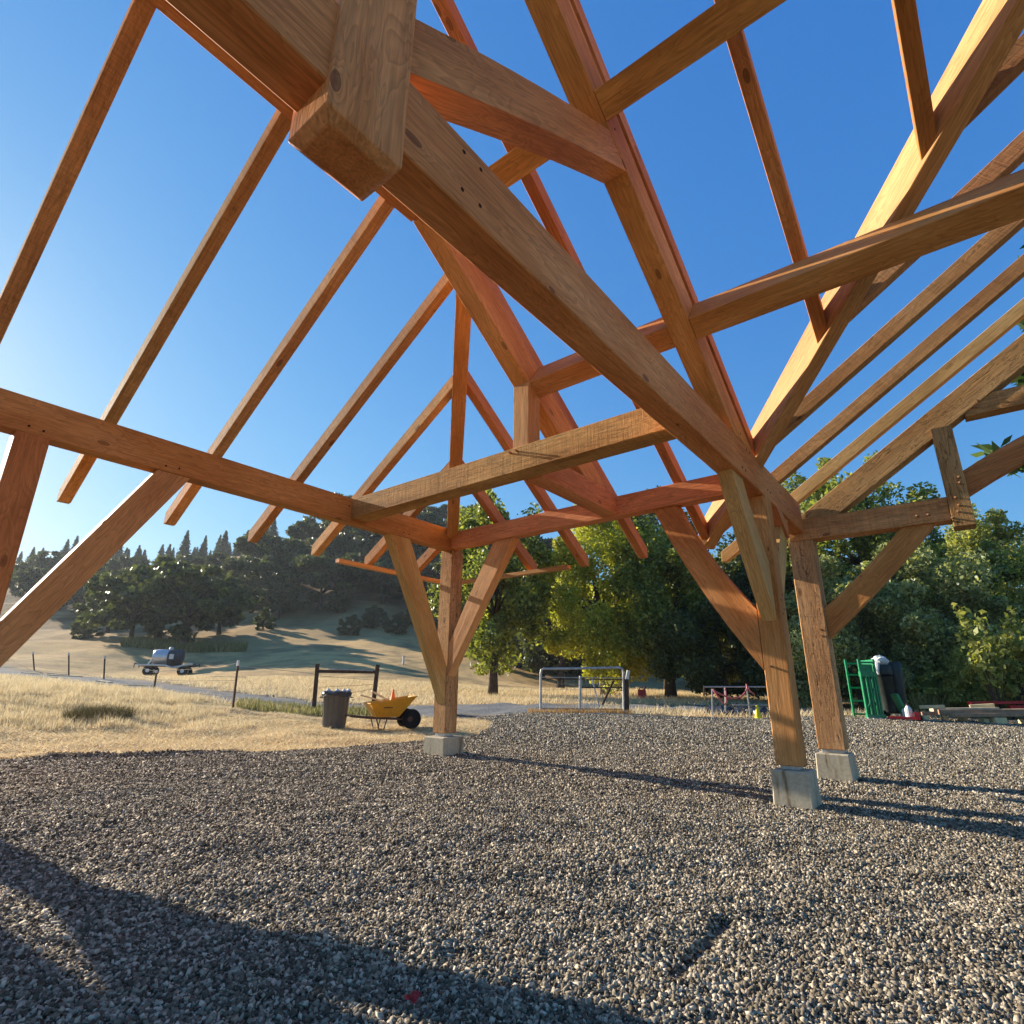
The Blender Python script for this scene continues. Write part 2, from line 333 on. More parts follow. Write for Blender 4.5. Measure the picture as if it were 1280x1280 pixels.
s = NT('ground_mix', 0.95)
tc = s.n('ShaderNodeTexCoord'); P = tc.outputs['Object']
def att(n):
    a = s.n('ShaderNodeAttribute', attribute_name=n); return a.outputs['Fac']
v1 = s.n('ShaderNodeTexVoronoi', _Scale=30.0); s.l(P, v1.inputs[0])
v2 = s.n('ShaderNodeTexVoronoi', _Scale=17.0); s.l(P, v2.inputs[0])
n1 = s.n('ShaderNodeTexNoise', _Scale=0.7, _Detail=5.0, _Roughness=0.6); s.l(P, n1.inputs[0])
sep = s.n('ShaderNodeSeparateColor'); s.l(v1.outputs['Color'], sep.inputs[0])
sep2 = s.n('ShaderNodeSeparateColor'); s.l(v2.outputs['Color'], sep2.inputs[0])
stone = s.ramp(s.math('MULTIPLY', s.math('ADD', sep.outputs[0], sep2.outputs[0]), 0.5), [(0.15, (0.08, 0.064, 0.044)), (0.5, (0.20, 0.163, 0.115)), (0.8, (0.38, 0.315, 0.225))]).outputs[0]
stone = s.mix(0.6, stone, s.ramp(v1.outputs['Distance'], [(0.25, (1, 1, 1)), (0.6, (0.35,) * 3)]).outputs[0], 'MULTIPLY')
stone = s.mix(0.5, stone, s.ramp(n1.outputs[0], [(0.35, (0.75,) * 3), (0.65, (1.15,) * 3)]).outputs[0], 'MULTIPLY')
ns = s.n('ShaderNodeTexNoise', _Scale=9.0, _Detail=8.0, _Roughness=0.75); s.l(P, ns.inputs[0])
nsb = s.n('ShaderNodeTexNoise', _Scale=0.16, _Detail=6.0, _Roughness=0.65); s.l(P, nsb.inputs[0])
mpf = s.n('ShaderNodeMapping'); mpf.inputs['Scale'].default_value = (0.12, 0.5, 0.3); s.l(P, mpf.inputs[0])
nsf = s.n('ShaderNodeTexNoise', _Scale=1.0, _Detail=6.0, _Roughness=0.65); s.l(mpf.outputs[0], nsf.inputs[0])
grass = s.ramp(ns.outputs[0], [(0.3, (0.40, 0.235, 0.09)), (0.5, (0.62, 0.40, 0.165)), (0.7, (0.78, 0.56, 0.27))]).outputs[0]
grass = s.mix(s.ramp(nsb.outputs[0], [(0.48, (0, 0, 0)), (0.62, (0.75,) * 3)]).outputs[0], grass, (0.20, 0.15, 0.075))
grass = s.mix(s.ramp(nsf.outputs[0], [(0.5, (0, 0, 0)), (0.66, (0.5,) * 3)]).outputs[0], grass, (0.42, 0.23, 0.12))
hill = s.ramp(nsb.outputs[0], [(0.35, (0.13, 0.085, 0.04)), (0.5, (0.30, 0.185, 0.08)), (0.66, (0.52, 0.34, 0.15))]).outputs[0]
c = s.mix(att('scrub'), grass, hill)
c = s.mix(s.math('MULTIPLY', att('dirt_shade'), 0.8, True), c, s.ramp(ns.outputs[0], [(0.35, (0.09, 0.07, 0.05)), (0.65, (0.24, 0.19, 0.14))]).outputs[0])  # painted tree shade darkens the ground here
c = s.mix(att('shoulder'), c, s.ramp(ns.outputs[0], [(0.4, (0.035, 0.035, 0.034)), (0.62, (0.16, 0.15, 0.14))]).outputs[0])
c = s.mix(att('road'), c, s.ramp(ns.outputs[0], [(0.3, (0.13, 0.125, 0.12)), (0.7, (0.26, 0.25, 0.23))]).outputs[0])
dk = s.mix(0.45, stone, (0.07, 0.066, 0.06))
c = s.mix(att('pad'), c, stone)
s.l(c, s.b.inputs['Base Color'])
h = s.math('ADD', s.math('MULTIPLY', v1.outputs['Distance'], -0.8), s.math('MULTIPLY', ns.outputs[0], 1.2))
s.bump(h, 0.9, 0.03)
tag(new_obj('ground', me, s.m), kind='structure', label='ground of crushed gravel, dry straw field and rising hillside')

# ------------------------------------------------------------------ loose gravel stones
def project(x, y, z):
    rx, ry, rz = x, y, z - 1.0
    cz = rx * _f.x + ry * _f.y + rz * _f.z; cx = rx * RT.x + ry * RT.y + rz * RT.z; cy = rx * UP.x + ry * UP.y + rz * UP.z
    cz = np.maximum(cz, 1e-3); return 640 + F * cx / cz, 640 - F * cy / cz
def scatter(dens, x0, x1, y0, y1, keep):
    n = int((x1 - x0) * (y1 - y0) * dens); x = rng.uniform(x0, x1, n); y = rng.uniform(y0, y1, n)
    k = keep(x, y); return x[k], y[k]
pts = []
for dens, y0, y1, s0, s1 in ((13500, 1.2, 3.4, 0.0032, 0.0105), (7000, 3.4, 6.0, 0.0045, 0.0115), (2600, 6.0, 9.5, 0.0065, 0.0145), (800, 9.5, 15.5, 0.010, 0.019)):
    hw = 1.08 * y1 + 0.4
    x, y = scatter(dens, -hw, hw, y0, y1, lambda x, y: (np.abs(x) < 1.02 * y + 0.6) & zones(x, y)[0])
    pts.append(np.stack([x, y, s0 + (s1 - s0) * rng.random(len(x)) ** 2.6], 1))
pts = np.concatenate(pts); N = len(pts)
cube = np.array([[x, y, z] for x in (-1, 1) for y in (-1, 1) for z in (-1, 1)], float)
cf = np.array([(0, 1, 3, 2), (4, 6, 7, 5), (0, 4, 5, 1), (2, 3, 7, 6), (0, 2, 6, 4), (1, 5, 7, 3)])
V = cube[None] * (1 + rng.uniform(-0.42, 0.28, (N, 8, 3))); V *= np.stack([rng.uniform(0.9, 1.75, N), rng.uniform(0.55, 1.0, N), rng.uniform(0.3, 0.7, N)], 1)[:, None]
q = rng.normal(size=(N, 4)); q[:, 1:3] *= 0.55; q /= np.linalg.norm(q, axis=1)[:, None]; a_, b_, c_, d_ = q.T
RM = np.stack([1 - 2 * (c_**2 + d_**2), 2 * (b_*c_ - a_*d_), 2 * (b_*d_ + a_*c_), 2 * (b_*c_ + a_*d_), 1 - 2 * (b_**2 + d_**2), 2 * (c_*d_ - a_*b_), 2 * (b_*d_ - a_*c_), 2 * (c_*d_ + a_*b_), 1 - 2 * (b_**2 + c_**2)], 1).reshape(N, 3, 3)
V = np.einsum('nij,nkj->nki', RM, V) * pts[:, 2][:, None, None]
V[:, :, 0] += pts[:, 0][:, None]; V[:, :, 1] += pts[:, 1][:, None]; V[:, :, 2] += (ground_full(pts[:, 0], pts[:, 1]) + pts[:, 2] * 0.28)[:, None]
me = bpy.data.meshes.new('gravel_stones'); me.vertices.add(N * 8); me.vertices.foreach_set('co', V.astype(np.float32).ravel())
Fc = (cf[None] + (np.arange(N) * 8)[:, None, None]).reshape(-1); me.loops.add(len(Fc)); me.loops.foreach_set('vertex_index', Fc.astype(np.int32))
me.polygons.add(N * 6); me.polygons.foreach_set('loop_start', np.arange(0, len(Fc), 4, dtype=np.int32)); me.update(calc_edges=True)
s = NT('gravel_stone', 0.9); g = s.n('ShaderNodeNewGeometry'); tc = s.n('ShaderNodeTexCoord'); n1 = s.n('ShaderNodeTexNoise', _Scale=70.0, _Detail=3.0); s.l(tc.outputs['Object'], n1.inputs[0])
c = s.ramp(g.outputs['Random Per Island'], [(0.0, (0.07, 0.054, 0.036)), (0.35, (0.17, 0.137, 0.094)), (0.72, (0.325, 0.27, 0.19)), (1.0, (0.62, 0.52, 0.38))]).outputs[0]
c = s.mix(0.6, c, s.ramp(n1.outputs[0], [(0.3, (0.7,) * 3), (0.7, (1.2,) * 3)]).outputs[0], 'MULTIPLY'); s.l(c, s.b.inputs['Base Color'])
tag(new_obj('gravel_stones', me, s.m), 'loose crushed grey gravel covering the building pad', 'gravel', kind='stuff')

# ------------------------------------------------------------------ timber pavilion
ca, sa = math.cos(ALPHA), math.sin(ALPHA)
def W(a, b, z=0): return Vector((a * ca + b * sa, -a * sa + b * ca, z))
A0, B0 = -1.43, 5.97
def gz1(v): return float(ground_full(np.array([v.x]), np.array([v.y]))[0])
ZB = 1.0
pav = empty('timber_pavilion', W(A0, B0, gz1(W(A0, B0))), -ALPHA, label='unfinished open timber frame pavilion of reddish fir posts, trusses and bare rafters', cat='pavilion')
PM = Matrix.Translation(pav.location) @ Matrix.Rotation(-ALPHA, 4, 'Z')
Z0 = pav.location.z
def loc_(p): return Vector((p[0] - A0, p[1] - B0, p[2] + ZB - Z0))
def place(name, verts, faces, axis_, mat, bevel=0.005, parent=None, up=Vector((0, 0, 1))):
    vs_ = [loc_(v) for v in verts]; o_ = sum(vs_, Vector()) / len(vs_)
    X = Vector(axis_).normalized()
    if abs(X.dot(up)) > 0.99: up = Vector((0, 1, 0))
    Y = up.cross(X).normalized(); Z = X.cross(Y)
    M = Matrix(((X.x, Y.x, Z.x, o_.x), (X.y, Y.y, Z.y, o_.y), (X.z, Y.z, Z.z, o_.z), (0, 0, 0, 1))); Mi = M.inverted()
    bm = bmesh.new(); bv = [bm.verts.new(Mi @ v) for v in vs_]
    for f in faces: bm.faces.new([bv[i] for i in f])
    o = bm_obj(name, bm, mat, parent or pav, bevel=bevel)
    if parent: o.matrix_basis = parent.matrix_basis.inverted() @ M
    else: o.matrix_basis = M
    return o
BF = ((0, 1, 3, 2), (4, 6, 7, 5), (0, 4, 5, 1), (2, 3, 7, 6), (0, 2, 6, 4), (1, 5, 7, 3))
def abox(name, a, b, z, mat, axis_='a', bevel=0.005):
    vv = [(x, y, q) for x in a for y in b for q in z]
    return place(name, vv, BF, {'a': (1, 0, 0), 'b': (0, 1, 0), 'z': (0, 0, 1)}[axis_], mat, bevel)
def prism(name, prof, plane, lo, hi, axis2, mat, bevel=0.005):
    """prof: list of (s, z) in the vertical plane; plane 'a': s is a, extruded over b=lo..hi; plane 'b': s is b, extruded over a"""
    n = len(prof)
    if plane == 'a': vv = [(s_, lo, z_) for s_, z_ in prof] + [(s_, hi, z_) for s_, z_ in prof]; ax = (axis2[0], 0, axis2[1])
    elif plane == 'b': vv = [(lo, s_, z_) for s_, z_ in prof] + [(hi, s_, z_) for s_, z_ in prof]; ax = (0, axis2[0], axis2[1])
    faces = [tuple(range(n))[::-1], tuple(range(n, 2 * n))] + [(i, (i + 1) % n, n + (i + 1) % n, n + i) for i in range(n)]
    return place(name, vv, faces, ax, mat, bevel)

# posts + piers
def post(a, b, zt, zb, mat, pa, pb, pz, taper=0.02, gzz=-1.1):
    p = abox('post', a, b, (zb, zt), mat, 'z', 0.008)
    q = abox('base_plate', (a[0] + .03, a[1] - .03), (b[0] + .03, b[1] - .03), (pz + 0.001, zb), STEEL, 'a', 0.002)
    t = taper
    vv = [(pa[0] + (t if z == pz else 0) * 1, pb[0] + (t if z == pz else 0), z) for z in (gzz, pz)]
    A1, A2, B1_, B2_ = pa[0], pa[1], pb[0], pb[1]
    vv = [(A1, B1_, gzz), (A2, B1_, gzz), (A2, B2_, gzz), (A1, B2_, gzz), (A1 + t, B1_ + t, pz), (A2 - t, B1_ + t, pz), (A2 - t, B2_ - t, pz), (A1 + t, B2_ - t, pz)]
    place('concrete_pier', vv, ((0, 3, 2, 1), (4, 5, 6, 7), (0, 1, 5, 4), (1, 2, 6, 5), (2, 3, 7, 6), (3, 0, 4, 7)), (1, 0, 0), CONC, 0.012)
    return p
post((-6.03, -5.79), (5.86, 6.10), 2.0, -0.585, FIR_OLD, (-6.10, -5.70), (5.76, 6.18), -0.63, 0.008)
post((-1.54, -1.32), (5.86, 6.08), 1.945, -0.635, FIR, (-1.585, -1.245), (5.77, 6.12), -0.668, 0.015)
post((-1.53, -1.25), (7.68, 7.95), 1.845, -0.62, FIR_OLD, (-1.575, -1.20), (7.60, 8.0), -0.66, 0.015)
post((-6.02, -5.80), (0.73, 0.96), 2.0, -0.62, FIR_RED, (-6.08, -5.72), (0.65, 1.04), -0.66)
post((-7.34, -7.06), (0.10, 0.40), 2.0, -0.62, FIR_RED, (-7.4, -7.0), (0.04, 0.46), -0.66)  # extra post and pier out of view, added to shade the near gravel
post((-6.02, -5.80), (-0.82, -0.60), 2.0, -0.62, FIR_RED, (-6.08, -5.72), (-0.5, -0.12), -0.66)
post((-6.02, -5.80), (-4.1, -3.88), 2.0, -0.62, FIR_RED, (-6.08, -5.72), (-4.2, -3.78), -0.66)
post((-1.54, -1.32), (-4.1, -3.88), 1.945, -0.62, FIR, (-1.62, -1.24), (-4.2, -3.78), -0.66)
# plates and ties
abox('wall_plate', (-5.965, -5.80), (-4.3, 6.08), (1.995, 2.312), FIR_RED, 'b')
abox('wall_plate', (-5.797, -1.522), (5.83, 5.99), (2.015, 2.265), FIR_RED, 'a')
tie = abox('tie_beam', (-1.52, -1.33), (-4.2, 7.677), (1.942, 2.32), FIR, 'b', 0.007)
abox('tie_beam', (-5.797, -1.522), (4.02, 4.26), (2.045, 2.305), FIR_ROUGH, 'a')
abox('floor_joist', (-3.2, -3.0), (4.262, 5.828), (2.03, 2.30), FIR_RED, 'b')
abox('hammer_beam', (-1.52, 0.157), (7.68, 7.90), (1.847, 2.12), FIR_ROUGH, 'a')
_kv = [(a, b, z) for z, i in ((1.79, .035), (1.825, 0), (5.25, 0)) for a, b in ((-1.545 + i, .655 + i), (-1.307 - i, .655 + i), (-1.307 - i, .975 - i), (-1.545 + i, .975 - i))]
place('king_post', _kv, [(3, 2, 1, 0), (8, 9, 10, 11)] + [(q + i, q + (i + 1) % 4, q + 4 + (i + 1) % 4, q + 4 + i) for q in (0, 4) for i in range(4)], (0, 0, 1), FIR, 0.004)
abox('king_post', (-3.2, -3.005), (4.035, 4.235), (2.306, 3.02), FIR_PALE, 'z')
abox('hammer_post', (0.16, 0.355), (7.66, 7.90), (1.76, 2.95), FIR_OLD, 'z')
# ridge pieces and purlins
abox('ridge_beam', (-3.23, -3.04), (-4.5, 2.56), (4.02, 4.30), FIR_RED, 'b')
abox('ridge_beam', (-4.2, 2.6), (0.74, 0.90), (5.30, 5.62), FIR_RED, 'a')
def slopebox_b(name, a, b_lo, b_hi, c_bot, c_top, mat, cut_lo='plumb', cut_hi='plumb', foot=None):
    """timber along b, pitched 8:12 falling with b: bottom z = c_bot - .667 b"""
    k = 0.6667
    prof = [(b_lo, c_bot - k * b_lo), (b_lo, c_top - k * b_lo)]
    if foot is None: prof += [(b_hi, c_top - k * b_hi), (b_hi, c_bot - k * b_hi)]
    else:
        bt = (c_top - foot) / k; bb = (c_bot - foot) / k
        prof += [(min(bt, b_hi), c_top - k * min(bt, b_hi)), (b_hi, foot) if bt > b_hi else (bt, foot), (bb, foot)]
        if bt > b_hi: prof[-3:] = [(b_hi, c_top - k * b_hi), (b_hi, foot), (bb, foot)]
        else: prof[-3:] = [(bt, foot), (bb, foot)]
    return prism(name, prof, 'b', a[0], a[1], (1, -k), mat)
slopebox_b('principal_rafter', (-1.52, -1.33), 0.95, 7, 5.70, 6.06, FIR, foot=2.322)
slopebox_b('principal_rafter', (-3.2, -3.01), 2.56, 7, 5.70, 6.06, FIR_RED, foot=2.305)
# purlins lie square to the slope
for bu, zu, d in ((4.05, 3.01, 0.30), (2.546, 4.00, 0.28)):
    un = Vector((0.832, -0.5547)); nn = Vector((0.5547, 0.832)); w_ = 0.205
    P0 = Vector((bu, zu)); prof = [tuple(P0), tuple(P0 + nn * d), tuple(P0 + nn * d + un * w_), tuple(P0 + un * w_)]
    for a0, a1 in ((-3.008, -1.522), (-1.328, 2.4)):
        n = 4; vv = [(a0, s_, z_) for s_, z_ in prof] + [(a1, s_, z_) for s_, z_ in prof]
        fc = [(3, 2, 1, 0), (4, 5, 6, 7)] + [(i, (i + 1) % n, n + (i + 1) % n, n + i) for i in range(n)]
        place('purlin', vv, fc, (1, 0, 0), FIR)
# common rafters
RW = 0.052; RD = 0.175
def rafter_b(ac, b_lo, c_bot=6.178, mat=FIR_RED, tip=6.74):
    k = 0.6667; zl = c_bot - k * tip
    prof = [(b_lo, c_bot - k * b_lo), (b_lo, c_bot + RD - k * b_lo), (tip + 0.06, c_bot + RD - k * (tip + 0.06)), (tip + 0.06, zl), (tip, zl)]
    return prism('rafter', prof, 'b', ac - RW, ac + RW, (1, -k), mat, 0.004)
def rafter_a(bc, a_hi, sgn=1, c_bot=6.177, mat=FIR_ROUGH, tip=-6.69):
    k = 0.6667; zl = c_bot + k * tip
    prof = [(a_hi, c_bot + k * a_hi), (a_hi, c_bot + RD + k * a_hi), (tip - 0.06, c_bot + RD + k * (tip - 0.06)), (tip - 0.06, zl), (tip, zl)]
    return prism('rafter', prof, 'a', bc - RW, bc + RW, (1, k), mat, 0.004)
for bc in (-2.42, -1.48, -0.54, 0.40, 1.34, 2.31): rafter_a(bc, -3.232)
for bc in (3.27, 4.16, 5.04, 5.94): rafter_a(bc, 0.05 - bc - 0.07)
for ac, bl in ((-4.94, 5.06), (-4.04, 4.16), (-3.13, 0.91), (-2.23, 0.91), (-1.385, 0.91)): rafter_b(ac, bl)
def jack_b(ac, b_hi, b_lo=0.91):   # valley jacks: lower end butts the valley rafter
    k = 0.6667; c = 6.178
    prism('rafter', [(b_lo, c - k * b_lo), (b_lo, c + RD - k * b_lo), (b_hi + .06, c + RD - k * (b_hi + .06)), (b_hi + .06, c - k * (b_hi + .06))], 'b', ac - RW, ac + RW, (1, -k), FIR, 0.004)
for ac in (-0.47, 0.43, 1.33): jack_b(ac, 4.41 - ac)
# hip and valley rafters (45 degrees in plan)
def diag(name, pts, hw, z_bot, z_top, mat, dirv):
    """pts: two plan points (a,b); z_bot/z_top functions of a"""
    (a0, b0), (a1, b1) = pts; d = Vector((a1 - a0, b1 - b0)).normalized(); nrm = Vector((-d.y, d.x)) * hw; vv = []
    for a, b in pts:
        for s_ in (-1, 1):
            for zf in (z_bot, z_top): vv.append((a + nrm.x * s_, b + nrm.y * s_, zf(a)))
    return place(name, vv, BF, (a1 - a0, b1 - b0, z_top(a1) - z_top(a0)), mat)
hp = 0.6667
diag('hip_rafter', [(-6.72, 6.77), (-3.27, 3.32)], 0.085, lambda a: 2.24 + hp * (a + 5.85) - .12, lambda a: 2.31 + hp * (a + 5.80) + .155, FIR_RED, 1)
diag('valley_rafter', [(-2.25, 6.75), (2.35, 2.15)], 0.07, lambda a: 2.235 + hp * (a + 1.40), lambda a: 2.57 + hp * (a + 1.40), FIR_PALE, 1)
# wing rafters
def wing(bc, a_lo, tail, mat):
    k = 0.6667; c = 3.195; a_hi = 2.95
    if tail: prof = [(a_hi, c + k * a_hi), (a_hi, c + RD + k * a_hi), (a_lo - .06, c + RD + k * (a_lo - .06)), (a_lo - .06, c + k * a_lo), (a_lo, c + k * a_lo)]
    else: prof = [(a_hi, c + k * a_hi), (a_hi, c + RD + k * a_hi), (a_lo - .07, c + RD + k * (a_lo - .07)), (a_lo - .07, c + k * (a_lo - .07))]
    prism('rafter', prof, 'a', bc - RW, bc + RW, (1, k), mat, 0.004)
wing(7.58, -2.29, True, FIR_PALE); wing(6.66, -2.29, True, FIR_ROUGH)
for bc in (5.78, 4.90, 4.0, 3.1): wing(bc, 4.62 - bc, False, FIR_ROUGH)
k = 0.6667
prism('principal_rafter', [(-0.93, 2.122), (2.9, 2.735 + k * 2.9), (2.9, 3.075 + k * 2.9), (-1.43, 2.122)], 'a', 7.70, 7.90, (1, k), FIR_OLD)
abox('ridge_beam', (2.955, 3.11), (1.0, 8.3), (5.05, 5.35), FIR_RED, 'b')
abox('collar_beam', (0.50, 2.6), (7.72, 7.90), (3.03, 3.255), FIR_ROUGH, 'a')
# braces
def brace(plane, lo, hi, outer, inner, mat, n=8):
    """outer / inner: quadratic bezier control points (s,z) of the two long edges"""
    def bez(P, t): return tuple((1 - t) ** 2 * P[0][i] + 2 * t * (1 - t) * P[1][i] + t * t * P[2][i] for i in (0, 1))
    prof = [bez(outer, i / n) for i in range(n + 1)] + [bez(inner, 1 - i / n) for i in range(n + 1)]
    d = (outer[2][0] - outer[0][0], outer[2][1] - outer[0][1])
    return prism('brace', prof, plane, lo, hi, d, mat, 0.0)
def mid(p, q, s=0.0):
    mx, mz = (p[0] + q[0]) / 2, (p[1] + q[1]) / 2; dx, dz = q[0] - p[0], q[1] - p[1]; L_ = math.hypot(dx, dz); return (mx - dz / L_ * s, mz + dx / L_ * s)
def brace2(plane, lo, hi, p0, p1, q0, q1, mat, bow=0.0):
    return brace(plane, lo, hi, (p0, mid(p0, p1, bow), p1), (q0, mid(q0, q1, bow), q1), mat)
brace2('b', -5.955, -5.81, (0.962, 0.44), (1.80, 1.993), (0.962, -0.03), (2.10, 1.993), FIR_PALE)      # beside the near post
brace2('b', -5.955, -5.81, (0.728, 0.44), (-0.10, 1.993), (0.728, 0.05), (-0.18, 1.7), FIR_PALE)
brace2('b', -5.955, -5.81, (5.857, 0.30), (5.03, 1.993), (5.857, -0.20), (4.68, 1.993), FIR_PALE, -0.03)
brace2('a', 5.87, 6.02, (-5.787, 0.62), (-4.98, 2.013), (-5.787, 0.17), (-4.63, 2.013), FIR_PALE, 0.03)
brace2('a', 5.86, 6.01, (-1.543, 0.78), (-2.26, 2.013), (-1.543, 0.20), (-2.55, 2.013), FIR, 0.12)
brace2('b', -1.50, -1.365, (5.857, 1.22), (5.26, 1.94), (5.857, 0.66), (4.93, 1.94), FIR_PALE, 0.07)
brace2('b', -1.50, -1.365, (6.083, 1.22), (6.70, 1.94), (6.083, 0.72), (6.98, 1.94), FIR_PALE, -0.07)
brace2('a', 7.72, 7.87, (-1.247, 0.98), (-0.32, 1.845), (-1.247, 0.62), (0.0, 1.845), FIR_RED, -0.05)
brace2('a', 7.72, 7.87, (0.357, 2.40), (2.5, 3.03), (0.357, 2.12), (2.6, 2.85), FIR_RED, 0.26)
brace2('b', -1.515, -1.335, (0.977, 2.68), (2.95, 3.97), (0.977, 2.36), (3.02, 3.70), FIR_RED, 0.06)
# eave boards nailed beneath the rafter tails at the corner
abox('eave_board', (-6.66, -6.57), (4.44, 6.55), (1.655, 1.71), FIR_PALE, 'b', 0.002)
abox('eave_board', (-6.56, -4.22), (6.60, 6.69), (1.65, 1.705), FIR_PALE, 'a', 0.002)
# pegs
def peg(p, d, r, L_, mat, parent=None, name='peg'):
    d = Vector(d).normalized(); a = d.orthogonal().normalized(); b = d.cross(a); p = Vector(p); n = 10
    vv = [tuple(p + (a * math.cos(2 * math.pi * i / n) + b * math.sin(2 * math.pi * i / n)) * r + d * t) for t in (-0.02, L_) for i in range(n)]
    fc = [tuple(range(n))[::-1], tuple(range(n, 2 * n))] + [(i, (i + 1) % n, n + (i + 1) % n, n + i) for i in range(n)]
    return place(name, vv, fc, tuple(d), mat, 0, parent)
for b, z in ((1.31, 2.249), (1.422, 2.25), (1.311, 2.037), (1.425, 2.044)): peg((-1.33, b, z), (1, 0, 0), 0.0105, 0.0015, DARKHOLE, tie)
for b, z in ((5.393, 2.281), (5.499, 2.284), (5.168, 2.02), (5.267, 2.019), (6.04, 2.045), (6.149, 2.045), (6.892, 2.048), (7.0, 2.036)): peg((-1.33, b, z), (1, 0, 0), 0.012, 0.002, DARKHOLE, tie)
for a, z in ((0.315, 2.307), (0.31, 2.241), (0.244, 2.08), (0.256, 1.989), (0.235, 1.918), (0.174, 1.855)): peg((a, 7.66, z), (-0.3, -1, 0), 0.011, 0.055, PEG)
for a, z in ((-0.133, 1.94), (-0.029, 1.935)): peg((a, 7.68, z), (-0.3, -1, 0), 0.011, 0.06, PEG)
for a, z in ((0.648, 3.177), (0.607, 3.11)): peg((a, 7.72, z), (-0.3, -1, 0), 0.011, 0.05, PEG)
for a, z in ((-1.313, 0.725), (-1.306, 0.649)): peg((a, 7.68, z), (0, -1, 0), 0.011, 0.05, PEG)
for a, z in ((-1.472, 0.233),): peg((a, 5.86, z), (0, -1, 0), 0.011, 0.05, PEG)
for b, z in ((6.0, 0.92), (5.93, 0.865), (6.0, 0.783), (5.93, 0.731)): peg((-1.32, b, z), (1, 0, 0), 0.010, 0.002, DARKHOLE)
for a, z in ((-3.12, 2.25), (-3.20, 2.25)): peg((a, 4.02, z), (0, -1, 0), 0.011, 0.05, PEG)
for b, z in ((0.80, 2.06), (0.90, 2.05), (1.86, 2.05), (1.98, 2.06), (3.98, 2.2), (4.9, 2.06), (5.0, 2.05), (5.90, 2.08)): peg((-5.80, b, z), (1, 0, 0), 0.010, 0.002, DARKHOLE)
for b, z in ((2.70, 4.12), (2.63, 4.05), (4.22, 3.10), (4.14, 3.05), (2.85, 3.95), (5.25, 2.40)): peg((-1.33, b, z), (1, 0, 0), 0.010, 0.002, DARKHOLE)
for z in (0.02, -0.16, 1.25): peg((-5.79, 5.93, z), (1, 0, 0), 0.010, 0.002, DARKHOLE)

# ------------------------------------------------------------------ vegetation
def leaf_quads(P, size, r, flatness=0.0, elong=1.5):
    n = len(P); d = r.normal(size=(n, 3)); d[:, 2] *= (1 - flatness * 0.5); d /= np.linalg.norm(d, axis=1)[:, None]
    e = r.normal(size=(n, 3)); e -= (e * d).sum(1)[:, None] * d; e /= np.linalg.norm(e, axis=1)[:, None]
    s_ = size * (0.55 + 0.9 * r.random(n))[:, None]; d = d * s_ * elong * 0.5; e = e * s_ * 0.42
    return np.stack([P - d, P + e - d * 0.1, P + d, P - e - d * 0.1], 1)
def crown_pts(n, rx, ry, z0, z1, r, clumps=70, clump=0.17, top=0.9, skirt=0.25, hollow=0.45):
    """clumped points in an uneven ellipsoid between z0 and z1"""
    c = r.normal(size=(clumps, 3)); c /= np.linalg.norm(c, axis=1)[:, None]; c *= (hollow + (1 - hollow) * r.random(clumps) ** 0.5)[:, None]
    ang = np.arctan2(c[:, 1], c[:, 0]); lob = 1 + 0.16 * np.sin(ang * 3 + r.uniform(0, 6)) + 0.12 * np.sin(ang * 5 + r.uniform(0, 6))
    C = np.stack([c[:, 0] * rx * lob, c[:, 1] * ry * lob, (z0 + z1) / 2 + c[:, 2] * (z1 - z0) / 2 * (0.86 + 0.2 * r.random(clumps))], 1)
    wgt = r.uniform(0.4, 1.6, clumps); wgt /= wgt.sum(); idx = r.choice(clumps, n, p=wgt)
    R3 = np.array([rx, ry, (z1 - z0) / 2]); sc_ = clump * r.uniform(0.6, 1.5, clumps)[idx]
    g = r.normal(size=(n, 3)); g /= np.linalg.norm(g, axis=1)[:, None]; g *= (r.random(n) ** 0.45)[:, None]; g[:, 2] *= 0.75
    P = C[idx] + g * sc_[:, None] * R3 * 1.35
    P[:, 2] = np.maximum(P[:, 2], z0 - skirt * r.random(n)); return P, C
def trunk_bm(h, r0, C, r, lean=0.0, limbs=9):
    bm = bmesh.new(); pts = [(0, 0, -0.3)]; x = y = 0
    for i in range(1, 6):
        x += r.uniform(-1, 1) * h * 0.025 + lean * h * 0.04; y += r.uniform(-1, 1) * h * 0.025; pts.append((x, y, h * i / 5))
    tube(bm, pts, [r0 * 1.35] + [r0 * (1 - 0.15 * i) for i in range(1, 6)], 8)
    for j in range(min(limbs, len(C))):
        t = C[j]; z = r.uniform(0.45, 0.95) * h; k_ = min(int(z / h * 5), 4); p0 = Vector(pts[k_]).lerp(Vector(pts[k_ + 1]), 0.5)
        if t[2] < p0.z: t = (t[0], t[1], p0.z + abs(t[0]) * 0.2)
        m = p0.lerp(Vector(t), 0.5) + Vector((r.uniform(-.3, .3), r.uniform(-.3, .3), r.uniform(0, .5))) * h * 0.06
        tube(bm, [p0, m, t], [r0 * 0.42, r0 * 0.26, r0 * 0.08], 5)
    return bm
def tree(name, loc, rx, z0, z1, n, leaf, mat, seed, label, cat='tree', group=None, ry=None, r0=0.22, clumps=70, clump=0.17, trunkh=None, limbs=9, hollow=0.45, rot=0.0, skirt=0.25):
    r = np.random.default_rng(seed); root = empty(name, loc, rot, label=label, cat=cat, group=group)
    P, C = crown_pts(n, rx, ry or rx * 0.9, z0, z1, r, clumps, clump, hollow=hollow, skirt=skirt)
    quads_obj('crown', leaf_quads(P, leaf, r), mat, root)
    if r0: bm_obj('trunk', trunk_bm(trunkh or (z0 + 0.45 * (z1 - z0)), r0, C, r, limbs=limbs), BARK, root, smooth=True)
    return root
